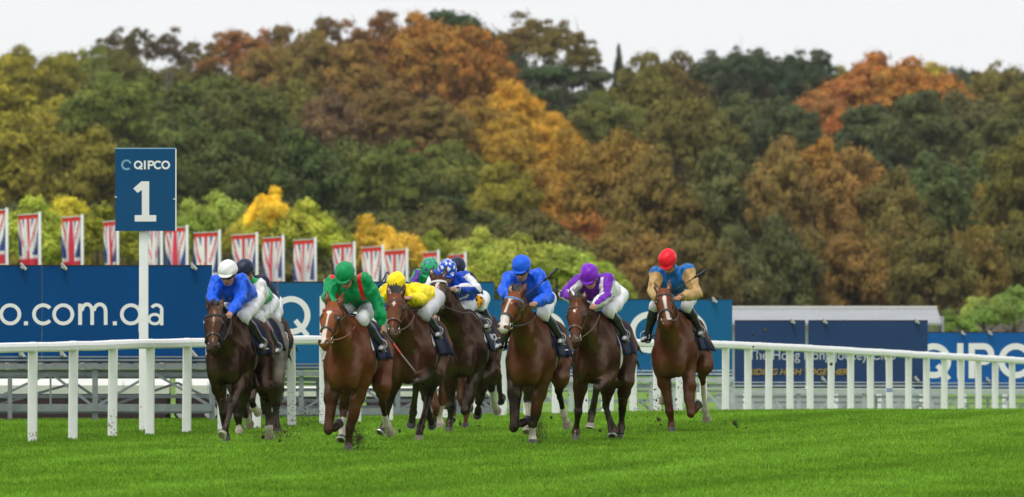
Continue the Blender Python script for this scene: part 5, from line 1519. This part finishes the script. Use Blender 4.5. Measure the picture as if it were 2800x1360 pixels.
DKB, BAYC, BRT, CHE = (.032, .013, .008), (.062, .021, .010), (.100, .034, .014), (.115, .036, .014)
SPEC = {
 'A': dict(tone=0.34, label='dark brown racehorse with black cheekpieces running nearest the rail, under the white cap', coat=(.050, .017, .010), cheekpieces=True, face=(.070, .028, .015), tuft=.9,
    poll=(128, 372, 1.24), muzzle=(115, 625, 1.52), chinstrap=True, h=.0125, ears=.95,
    legs=dict(FL=[('a', 485, 590, .80), ('a', 410, 860, .98), ('a', 350, 985, 1.10)], FR=[('a', 375, 690, .42), ('a', 400, 1000, .30), ('a', 410, 1085, .42)], HL=[('a', 950, 300, -.34), ('a', 1000, 560, -.60), ('a', 1018, 880, -.62), ('a', 1030, 1000, -.70)], HR=[('a', 680, 260, -.36), ('a', 650, 560, -.52), ('a', 700, 740, -.80), ('a', 735, 830, -.92)]),
    bar=True, pad=False, socks=dict(HR=.15, HL=.10), pale=('FL', 'HL', 'HR'), hands=(.83, .02, 1.46)),
 'B': dict(tone=0.55, label='steel grey racehorse half hidden behind the dark brown one by the rail', coat=(.075, .058, .048), quarters=(.20, .18, .16), h=.016,
    poll=(215, 395, 1.24), muzzle=(205, 620, 1.5),
    legs=dict(FL=[('a', 770, 470, .70), ('a', 800, 600, .42), ('a', 860, 665, .34)], FR=[('a', 575, 720, .42), ('a', 590, 930, .40), ('a', 600, 1015, .50)], HL=[('a', 1110, 250, -.36), ('a', 1115, 560, -.62), ('a', 1130, 880, -.60), ('a', 1150, 985, -.52)], HR=st('hback', -1)),
    socks=dict(FL=.25, FR=.25), pale=('FL', 'FR'), detail=False),
 'C': dict(tone=0.5, label='brown racehorse farthest back on the left with navy cloth over its rump', coat=(.08, .028, .013), h=.018,
    poll=('L', 1.2, -.1, 1.55), muzzle=('L', 1.45, -.12, 1.1), legs=dict(FL=st('reach', 1), FR=st('fold', -1), HL=st('hfwd', 1), HR=st('hback', -1)), print='QIPCO', bar=True),
 'D': dict(tone=0.6, label='chestnut bay racehorse with thin white stripe and snip, nearest the camera under the green rider', coat=(.150, .040, .013), points=(.030, .013, .008), pt=.75, face=(.24, .072, .022), h=.0122, bridle='leather', browband='strap_red', reins='strap_red', tuft=.5, muz=.25, ears=1.08,
    poll=(160, 300, 1.25), muzzle=(100, 545, 1.55), blaze=[(.155, 0, .165, 0, .030, .026), (.19, .002, .37, -.002, .007, .007), (.37, 0, .54, -.02, .02, .038)],
    legs=dict(FL=[('D', 262, 1050, .42), ('D', 252, 1160, .36), ('D', 250, 1192, .48)], FR=[('D', 128, 1060, .56), ('D', 165, 1052, .28), ('D', 192, 1025, .20)], HL=[('D', 458, 790, -.34), ('D', 462, 900, -.62), ('D', 485, 1030, -.82), ('D', 505, 1075, -.92)], HR=[('D', 250, 800, -.22), ('D', 225, 930, -.40), ('D', 214, 1060, -.24), ('D', 206, 1120, -.16)]),
    socks=dict(HL=.45, HR=.50), pale=('HL',), hands=(.70, .05, 1.40)),
 'E': dict(tone=0.47, label='brown bay racehorse with a small white star under the yellow rider', coat=(.105, .030, .013), face=(.145, .045, .019), h=.0125, bridle='leather_brown', tuft=1.0, ear_back=.1,
    poll=(177, 212, 1.26), muzzle=(158, 490, 1.54), blaze=[(.15, 0, .20, 0, .012, .006), (.172, -.018, .172, .018, .006, .006)],
    legs=dict(FL=[('e', 575, 310, .98), ('e', 530, 720, .84), ('e', 500, 900, .74)], FR=[('e', 222, 560, .40), ('e', 165, 850, .28), ('e', 95, 970, .36)], HL=[('e', 830, 190, -.16), ('e', 735, 500, -.36), ('e', 630, 900, -.02), ('e', 595, 1075, .10)], HR=[('e', 700, 280, -.34), ('e', 690, 520, -.60), ('e', 755, 780, -.82), ('e', 775, 880, -.92)]),
    pale=('HL',), hands=(.84, .05, 1.50)),
 'F': dict(tone=0.38, label='dark bay racehorse with white browband under the chequered cap', coat=(.052, .017, .010), face=(.052, .018, .011), h=.0125, browband='strap_white', tuft=.25, muz=.5,
    poll=(170, 172, 1.28), muzzle=(168, 375, 1.56), blaze=[(.10, .045, .13, .0, .012, .016), (.12, .01, .30, -.045, .022, .012)],
    legs=dict(FL=[('e', 1205, 690, .64), ('e', 1225, 640, .34), ('e', 1262, 655, .24)], FR=[('e', 1020, 640, .42), ('e', 1010, 840, .34), ('e', 1000, 930, .46)], HL=[('e', 1560, 180, -.32), ('e', 1560, 400, -.60), ('e', 1590, 610, -.86), ('e', 1630, 690, -.95)], HR=[('e', 1450, 260, -.28), ('e', 1410, 530, -.44), ('e', 1385, 670, -.72), ('e', 1375, 745, -.82)]),
    print='QIPCO', bar=True, socks=dict(HL=.95), pale=('HL',), hands=(.86, .14, 1.50)),
 'G': dict(label='chestnut racehorse with white front sock, mostly hidden behind the yellow rider', coat=(.150, .048, .020), points=(.13, .045, .02), pt=.3, h=.018, mane='mane_red',
    poll=('L', 1.2, -.08, 1.58), muzzle=('L', 1.48, -.08, 1.12), legs=dict(FL=[('e', 900, 600, .44), ('e', 885, 850, .40), ('e', 872, 1005, .50)], FR=[('e', 830, 640, .60), ('e', 820, 760, .34), ('e', 815, 820, .24)], HL=[('e', 1225, 520, -.30), ('e', 1225, 700, -.45), ('e', 1222, 890, -.30), ('e', 1218, 985, -.20)], HR=st('hback', -1)), socks=dict(FL=.95), pale=('FL',), detail=False),
 'H': dict(tone=0.4, label='dark bay racehorse at the very back, hidden behind the white-browbanded one', coat=(.05, .02, .011), h=.020,
    poll=('L', 1.2, 0, 1.52), muzzle=('L', 1.48, 0, 1.08), legs=dict(FL=st('fold', 1), FR=st('reach', -1), HL=st('hback', 1), HR=st('hback', -1)), detail=False),
 'I': dict(tone=0.5, label='bay racehorse with broad white muzzle and blue browband under the royal blue rider', coat=(.125, .035, .012), face=(.19, .055, .018), points=(.013, .009, .008), h=.0122, browband='strap_blue', tuft=1.15, muz=.1,
    poll=(180, 275, 1.27), muzzle=(97, 498, 1.55), blaze=[(.13, .01, .15, -.01, .024, .018), (.17, .0, .40, -.018, .012, .014), (.42, -.01, .60, -.005, .055, .075)],
    legs=dict(FL=[('I', 284, 1075, .42), ('I', 281, 1165, .36), ('I', 280, 1196, .48)], FR=[('I', 168, 1090, .56), ('I', 212, 1066, .28), ('I', 250, 1050, .20)], HL=[('I', 452, 790, -.30), ('i', 655, 255, -.56), ('i', 705, 490, -.80), ('i', 735, 590, -.92)], HR=[('I', 270, 800, -.24), ('i', 345, 330, -.42), ('i', 350, 560, -.30), ('i', 335, 660, -.22)]),
    bar=True, pad=False, socks=dict(FL=.85, HL=.28, HR=.75), pale=('HL', 'HR'), hands=(.80, .07, 1.50)),
 'J': dict(tone=0.42, label='brown racehorse with a tiny white fleck on its forehead under the purple cap', coat=(.075, .022, .011), face=(.095, .030, .014), h=.0125, bridle='leather_brown', tuft=.85, chinstrap=False,
    poll=(140, 272, 1.26), muzzle=(120, 555, 1.54), blaze=[(.172, -.012, .19, -.005, .013, .008)],
    legs=dict(FL=[('J', 268, 845, .92), ('J', 238, 1010, .86), ('J', 222, 1105, .92)], FR=[('J', 146, 1000, .44), ('J', 132, 1130, .36), ('J', 127, 1185, .46)], HL=[('J', 455, 800, -.36), ('i', 1290, 440, -.66), ('i', 1282, 620, -.70), ('i', 1265, 715, -.62)], HR=[('J', 345, 800, -.30), ('i', 1130, 400, -.50), ('i', 1185, 620, -.48), ('i', 1190, 705, -.40)]),
    pad=False, pale=('FL',), hands=(.84, .06, 1.50), white_girth=True),
 'K': dict(tone=0.56, label='liver chestnut racehorse with bold white blaze under the red cap', coat=(.125, .034, .013), face=(.165, .046, .017), points=(.075, .024, .012), pt=.75, h=.0122, mane='mane_red', tuft=.25, muz=.15,
    poll=(170, 290, 1.28), muzzle=(193, 492, 1.52), blaze=[(.12, .008, .20, .0, .012, .024), (.20, .0, .34, .006, .022, .014), (.34, .008, .50, .03, .016, .026)],
    legs=dict(FL=[('K', 345, 1072, .58), ('K', 362, 1050, .32), ('K', 390, 1015, .22)], FR=[('K', 212, 1050, .42), ('K', 221, 1140, .36), ('K', 223, 1185, .46)], HL=[('K', 432, 770, -.30), ('K', 418, 830, -.52), ('K', 432, 1040, -.80), ('K', 445, 1100, -.90)], HR=[('K', 220, 780, -.34), ('K', 190, 850, -.60), ('K', 175, 940, -.92), ('K', 170, 985, -1.02)]),
    pad=False, socks=dict(HL=.75, HR=.6), pale=('HL', 'HR'), hands=(.84, .03, 1.50)),
}
only = globals().get('ONLY')
for k_ in 'DIAEJKFBCGH':
    if only is None or k_ in only: build_horse(k_, FRM[k_], SPEC[k_])

# ---- silks
def silk_A(I):
    C = np.tile(ROYAL, (len(I['V']), 1)); return C
def silk_B(I):
    V = I['V']; C = np.tile(WHITE, (len(V), 1)); t = tor(I)
    up = (V - I['chest']) @ I['up']; al = (V - I['chest']) @ I['back']; lat = (V - I['chest']) @ I['bw']
    C[t & (np.abs(lat) < .12) & (up > .03)] = np.array(srgb(20, 150, 80)); C[t & (al > .17)] = np.array(srgb(60, 165, 110)); return C
def silk_D(I):
    V = I['V']; C = np.tile(GREEN, (len(V), 1)); lat = (V - I['chest']) @ I['bw']; al = (V - I['chest']) @ I['back']
    C[tor(I) & (np.abs(np.abs(lat) - .145) < .024) & (al < .10)] = np.array(srgb(225, 35, 40)); return C
def silk_E(I):
    V = I['V']; C = np.tile(YEL, (len(V), 1)); d = V - (I['sL'] + I['up'] * .06 - I['bw'] * .04)
    C[(np.hypot(d @ I['bw'], (d @ I['back']) * .6) < .045) & ((d @ I['up']) > -.03)] = (.02, .02, .02); return C
def silk_F(I):
    V = I['V']; C = np.tile(np.array(srgb(16, 70, 190)), (len(V), 1))
    for nm, t, s, e, w in (('armL', I['tL'], I['sL'], I['eL'], I['hL']), ('armR', I['tR'], I['sR'], I['eR'], I['hR'])):
        m = I['G'] == nm; ax = unit(e - s); o = unit(np.cross(ax, I['back']))
        up = np.array([.3, 0, 1.0])
        d1 = V - s - np.outer((V - s) @ ax, ax); ax2 = unit(w - e); d2 = V - e - np.outer((V - e) @ ax2, ax2)
        dd = np.where((t < .5)[:, None], d1, d2); n = dd / np.maximum(np.linalg.norm(dd, axis=1), 1e-6)[:, None]
        C[m & ((n @ unit([.55, .25 if nm == 'armL' else -.25, .8])) > .72)] = WHITE
        C[m & (t > .86)] = WHITE; C[m & (t > .90) & (t < .93)] = NAVY; C[m & (t > .96)] = WHITE
    al = (V - I['chest']) @ I['back']; C[tor(I) & (al > .12) & (al < .19)] = WHITE; return C
def silk_G(I):
    V = I['V']; C = np.tile(np.array(srgb(20, 170, 95)), (len(V), 1)); lat = (V - I['chest']) @ I['bw']
    C[(fnoise(V, 22, 8) > .7)] = np.array(srgb(90, 50, 150)); return C
def silk_H(I):
    V = I['V']; C = np.tile(NAVY, (len(V), 1)); d = np.linalg.norm(V - (I['sL'] + I['up'] * .05 - I['bw'] * .05), axis=1); C[d < .055] = WHITE; return C
def silk_J(I):
    V = I['V']; C = np.tile(PURP, (len(V), 1)); al = (V - I['chest']) @ I['back']; lat = (V - I['chest']) @ I['bw']
    for nm, t, s, e, w in (('armL', I['tL'], I['sL'], I['eL'], I['hL']), ('armR', I['tR'], I['sR'], I['eR'], I['hR'])):
        m = I['G'] == nm; ax = unit(e - s); ax2 = unit(w - e)
        d1 = V - s - np.outer((V - s) @ ax, ax); d2 = V - e - np.outer((V - e) @ ax2, ax2)
        dd = np.where((t < .5)[:, None], d1, d2); n = dd / np.maximum(np.linalg.norm(dd, axis=1), 1e-6)[:, None]
        sg = 1 if nm == 'armL' else -1
        f = n @ unit([.85, .45 * sg, .35])
        C[m] = WHITE; C[m & (f > .60)] = PURP; C[m & (f < -.45)] = PURP
    C[tor(I) & (np.abs(lat) > .13) & (al > -.02)] = WHITE * .95
    return C
def silk_K(I):
    V = I['V']; C = np.tile(np.array(srgb(25, 105, 180)), (len(V), 1)); a = np.isin(I['G'], ['armL', 'armR']); C[a] = np.array(srgb(186, 152, 98)); C[(I['G'] == 'armL') & (I['tL'] > .94)] = np.array(srgb(120, 95, 60)); C[(I['G'] == 'armR') & (I['tR'] > .94)] = np.array(srgb(120, 95, 60)); return C
def cap_spots(base, spot, k=14, th=.72):
    base, spot = np.array(base), np.array(spot)
    def f(P3):
        C = np.tile(base, (len(P3), 1)); az = np.arctan2(P3[:, 1], P3[:, 0] + .02); el = np.arctan2(P3[:, 2] - .02, np.hypot(P3[:, 0], P3[:, 1]))
        r = el / .52 ; row = np.floor(r); a = az / .85 + .5 * (row % 2); u, v = a - np.floor(a) - .5, r - row - .5
        C[(np.abs(u) * 1.1 + np.abs(v) < .38)] = spot; return C
    return f
def fleck(V, C, I):
    C = C.copy(); C[(fnoise(V, 55, 3) > 1.25)] *= (.55, .45, .6); return C
def badge(V, C, I):
    C = C.copy(); d = V - (I['hip'] + np.array([.12, .13, -.03])); C[(np.linalg.norm(d, axis=1) < .085)] = srgb(225, 160, 30); C[(np.linalg.norm(d, axis=1) < .085) & (fnoise(V, 70, 3) > .9)] = (.02, .02, .02); return C

JOCK = {
 'A': dict(label='jockey in royal blue silks and white cap on the dark brown horse by the rail', cap=flat((.80, .80, .81)), peak=flat((.80, .80, .81)), silks=silk_A, head=(208, 158, .66), sR=(140, 205, .45), sL=(290, 195, .42), eR=(112, 300, .62), eL=(285, 310, .60), hR=(150, 390, .90), hL=(222, 392, .90), hip=(335, 300, -.18), kL=(270, 415, .36), aL=(392, 575, .02), pitch=22, yaw=-4, cuff=(.010, .012, .030)),
 'B': dict(label='jockey in white silks with green shoulders and navy cap, behind the white cap', cap=flat(NAVY * 1.3), silks=silk_B, head=(312, 150, .62), sL=(398, 225, .36), eL=(388, 320, .50), hL=(322, 382, .84), hip=(430, 320, -.20), kL=(352, 425, .34), cuff=(.16, .008, .03), cuff_t=.35, pitch=30, yaw=-22, breech_fn=fleck, h=.013),
 'C': dict(label='jockey in all navy silks bent low, farthest back on the left', cap=flat(NAVY), silks=silks_flat(NAVY), head=(325, 165, .62), sL=(418, 200, .32), eL=(492, 295, .22), hL=(440, 380, .66), hip=(455, 320, -.2), pitch=45, h=.015),
 'D': dict(label='jockey in emerald green silks with red shoulder bands and green cap', cap=flat(GREEN), silks=silk_D, head=(233, 128, .62), sR=(150, 165, .40), sL=(352, 145, .34), eR=(128, 255, .60), eL=(428, 285, .26), hR=(190, 335, .92), hL=(462, 425, .30), hip=(335, 270, -.18), kL=(325, 388, .38), kR=(235, 340, .40), aL=(425, 540, .0), pitch=40, yaw=-6, cuff=(.010, .014, .05), cuff_t=.75),
 'E': dict(label='jockey in bright yellow silks and yellow cap with face hidden down', cap=flat(YEL), silks=silk_E, head=(190, 150, .66), sR=(118, 185, .50), sL=(305, 175, .34), eR=(72, 245, .56), eL=(345, 245, .44), hR=(22, 272, .70), hL=(272, 232, .82), hip=(400, 225, -.20), kL=(325, 342, .36), aL=(425, 455, .02), pitch=68, yaw=-14, breech=(.52, .53, .57)),
 'F': dict(label='jockey in blue and white silks wearing a blue cap with white diamonds', cap=cap_spots(srgb(25, 80, 200), (.78, .78, .8)), silks=silk_F, head=(228, 138, .66), sL=(335, 170, .36), eL=(420, 245, .40), hL=(275, 245, .86), hip=(375, 315, -.18), kL=(312, 390, .34), aL=(428, 475, .02), pitch=32, yaw=16, breech_fn=badge),
 'G': dict(label='jockey in green and purple silks with purple spotted green cap, half hidden', cap=cap_spots(srgb(25, 175, 100), srgb(85, 60, 150)), silks=silk_G, head=(112, 128, .62), hip=('L', -.15, 0, 1.62), pitch=42, h=.015),
 'H': dict(label='jockey in navy silks with a white shoulder patch behind the chequered cap', cap=flat(NAVY * 1.5), silks=silk_H, head=(297, 118, .60), sL=(375, 180, .34), eL=(412, 240, .45), hip=(415, 300, -.15), kL=(425, 350, .30), pitch=38, h=.015),
 'I': dict(label='jockey in royal blue silks with royal blue cap and dark goggles', cap=flat(ROYAL), silks=silk_A, head=(215, 130, .66), sR=(140, 185, .44), sL=(315, 165, .40), eR=(105, 265, .62), eL=(380, 300, .52), hR=(150, 300, .92), hL=(298, 332, .88), hip=(325, 300, -.18), kL=(322, 395, .36), aL=(435, 545, .0), aR=(100, 575, .04), pitch=26, yaw=-4, cuff_t=.3),
 'J': dict(label='jockey in purple silks with white striped sleeves and purple cap', cap=flat(PURP * 1.25), silks=silk_J, head=(222, 120, .68), sR=(150, 145, .44), sL=(338, 135, .34), eR=(62, 228, .60), eL=(326, 245, .56), hR=(120, 262, .86), hL=(255, 300, .90), hip=(372, 225, -.18), kL=(325, 335, .36), aL=(432, 495, .02), pitch=42, yaw=-6),
 'K': dict(label='jockey in blue body and tan sleeves wearing a bright red cap', cap=flat(RED), silks=silk_K, head=(200, 112, .64), sR=(128, 180, .42), sL=(325, 160, .36), eR=(108, 300, .56), eL=(380, 310, .50), hR=(150, 345, .90), hL=(275, 332, .90), hip=(300, 275, -.16), kL=(318, 385, .36), aL=(378, 540, .02), kR=(118, 385, .36), aR=(70, 575, .04), pitch=44, yaw=-6),
}
for k_ in JOCK:
    if k_ in HORSES: build_jockey(k_, JOCK[k_])

if 'D' in HORSES: whip('D', 'black riding whip with a red band hanging from the hand of the green rider', [((466, 460, .34), 'grip', 'whip'), ((528, 535, .42), 'shaft', 'whip_red'), ((575, 600, .47), 'shaft', 'whip_grey'), ((662, 708, .56), '', '')], [.011, .010, .009, .006])
if 'E' in HORSES: whip('E', 'bent black riding whip sticking up beside the yellow rider', [((28, 268, .72), 'grip', 'whip'), ((60, 165, .62), 'shaft', 'whip'), ((120, 58, .55), 'flap', 'whip'), ((152, 106, .52), '', '')], [.011, .010, .008, .007])
if 'I' in HORSES: whip('I', 'black riding whip held across the chest of the royal blue rider', [((434, 122, .62), 'grip', 'whip'), ((352, 195, .72), 'shaft', 'whip'), ((225, 297, .84), '', '')], [.017, .009, .005])
if 'J' in HORSES: whip('J', 'thin riding whip pointing up and left from the purple rider', [((72, 238, .72), 'shaft', 'whip'), ((-90, 148, .60), '', '')], [.008, .006])
if 'K' in HORSES: whip('K', 'black riding whip angled up beside the red-capped rider', [((448, 155, .62), 'grip', 'whip'), ((368, 207, .70), 'shaft', 'whip'), ((236, 292, .82), '', '')], [.015, .008, .005])

# ------------------------------------------------------------------ turf thrown up by the hooves
def clod_mesh(seed):
    import bmesh
    rng = np.random.default_rng(seed); bm = bmesh.new(); bmesh.ops.create_icosphere(bm, subdivisions=2, radius=1.0)
    for v in bm.verts:
        p = np.array(v.co[:]); v.co = Vector(p * (1 + .35 * float(fnoise(p[None], 2.6, seed)[0]) * .6) * np.array([1, .8, .65]))
    me = bpy.data.meshes.new('turf_clod'); bm.to_mesh(me); bm.free(); me.materials.append(M['turf_clod']); return me
CL = [clod_mesh(i) for i in range(4)]
cr = random.Random(8)
SP = [(2010, 1156, 15), (2016, 1168, 9), (1800, 1147, 14), (1790, 1065, 7), (1795, 1095, 8), (1815, 1102, 6), (1770, 1140, 6), (1808, 1162, 8), (1848, 1093, 8), (1772, 1178, 7), (1640, 1178, 10), (1507, 1142, 9), (1740, 1140, 6), (1855, 1060, 6), (1715, 1142, 5), (2074, 970, 9), (2272, 996, 11), (2058, 914, 9), (2092, 905, 11), (2060, 948, 6), (1603, 1095, 7), (1555, 1080, 5), (2350, 790, 8), (2378, 786, 9), (2040, 1170, 8), (1968, 1175, 9), (1985, 1150, 6), (2118, 328, 4), (1434, 694, 4), (835, 1130, 6), (842, 1160, 8), (800, 1150, 6), (850, 1095, 5), (866, 1050, 5), (778, 1180, 10), (770, 1140, 6), (818, 1085, 5), (982, 1198, 16), (970, 1180, 10), (1000, 1215, 12), (1258, 1160, 13), (1092, 1178, 10), (1310, 1165, 6), (1430, 1205, 9), (720, 1195, 12), (765, 1205, 10), (1600, 1070, 4), (1875, 1080, 6), (1905, 1165, 5), (1930, 1045, 5)]
DD = lambda px: float(np.interp(px, [600, 900, 1100, 1300, 1450, 1650, 1850, 2400], [144, 136, 144, 150, 140, 143, 150, 152])) + cr.uniform(-.6, .8)
for px, py, s in SP:
    D = DD(px); o = bpy.data.objects.new('turf_clod', cr.choice(CL)); COL.objects.link(o); o.location = P(px, py, D)
    sc = s * .5 * D / F; o.scale = (sc, sc, sc); o.rotation_euler = (cr.uniform(0, 6), cr.uniform(0, 6), cr.uniform(0, 6))
    nr = min(((620, 'the white-capped rider'), (830, 'the rail post left of the green rider'), (985, 'the green rider'), (1200, 'the chequered rider'), (1480, 'the royal blue rider'), (1650, 'the purple rider'), (1850, 'the red-capped rider'), (2200, 'the navy board')), key=lambda t: abs(t[0] - px))[1]
    tag(o, 'small dark clod of turf flying by %s' % nr, 'turf clod', 'clods of turf in the air by ' + nr)
def spray(name, label, px, py, D, rx, ry, n, seed):
    rng = np.random.default_rng(seed); V = []; Fc = []
    for i in range(n):
        a = rng.normal(size=2) * .5; c = np.array(P(px + a[0] * rx, py + a[1] * ry, D + rng.normal() * .12)); r = (.003 + .011 * rng.random() ** 3)
        v = rng.normal(size=(4, 3)); v /= np.linalg.norm(v, axis=1, keepdims=True); b = len(V); V += list(c + v * r); Fc += [(b, b + 1, b + 2), (b, b + 3, b + 1), (b, b + 2, b + 3), (b + 1, b + 3, b + 2)]
    o = link(name, mesh_np(name, np.array(V), np.array(Fc), False), M['soil']); tag(o, label, 'soil spray', kind='stuff')
spray('soil_spray', 'spray of loose soil at the planted forehoof of the green rider horse', 972, 1205, 133.9, 34, 44, 1500, 1)
spray('soil_spray', 'spray of loose soil at the planted forehoof of the royal blue rider horse', 1474, 1185, 138.3, 26, 60, 1500, 2)
spray('soil_spray', 'spray of loose soil under the hind hooves beside the rail', 755, 1195, 142.5, 70, 24, 1500, 3)
spray('soil_spray', 'fine soil thrown up behind the hooves between rail post and green rider', 830, 1130, 140.0, 90, 60, 1000, 4)
spray('soil_spray', 'fine soil thrown up left of the liver chestnut horse', 1800, 1110, 149.0, 110, 80, 1000, 5)
# ------------------------------------------------------------------ thin autumn haze over the infield and the wood
def haze():
    me = bpy.data.meshes.new('haze')
    mb = MB(); mb.box((0, 1290, 23.5), (1900, 2640, 57)); o = mb.build('haze', None)
    m = bpy.data.materials.new('haze'); m.use_nodes = True; N, L = m.node_tree.nodes, m.node_tree.links; N.clear()
    out = N.new('ShaderNodeOutputMaterial'); v = N.new('ShaderNodeVolumePrincipled')
    v.inputs['Color'].default_value = (.93, .95, .98, 1); v.inputs['Density'].default_value = .000032; v.inputs['Anisotropy'].default_value = .2
    L.new(v.outputs[0], out.inputs['Volume']); o.data.materials.append(m); o['kind'] = 'stuff'; o['label'] = 'thin pale autumn haze'
haze()
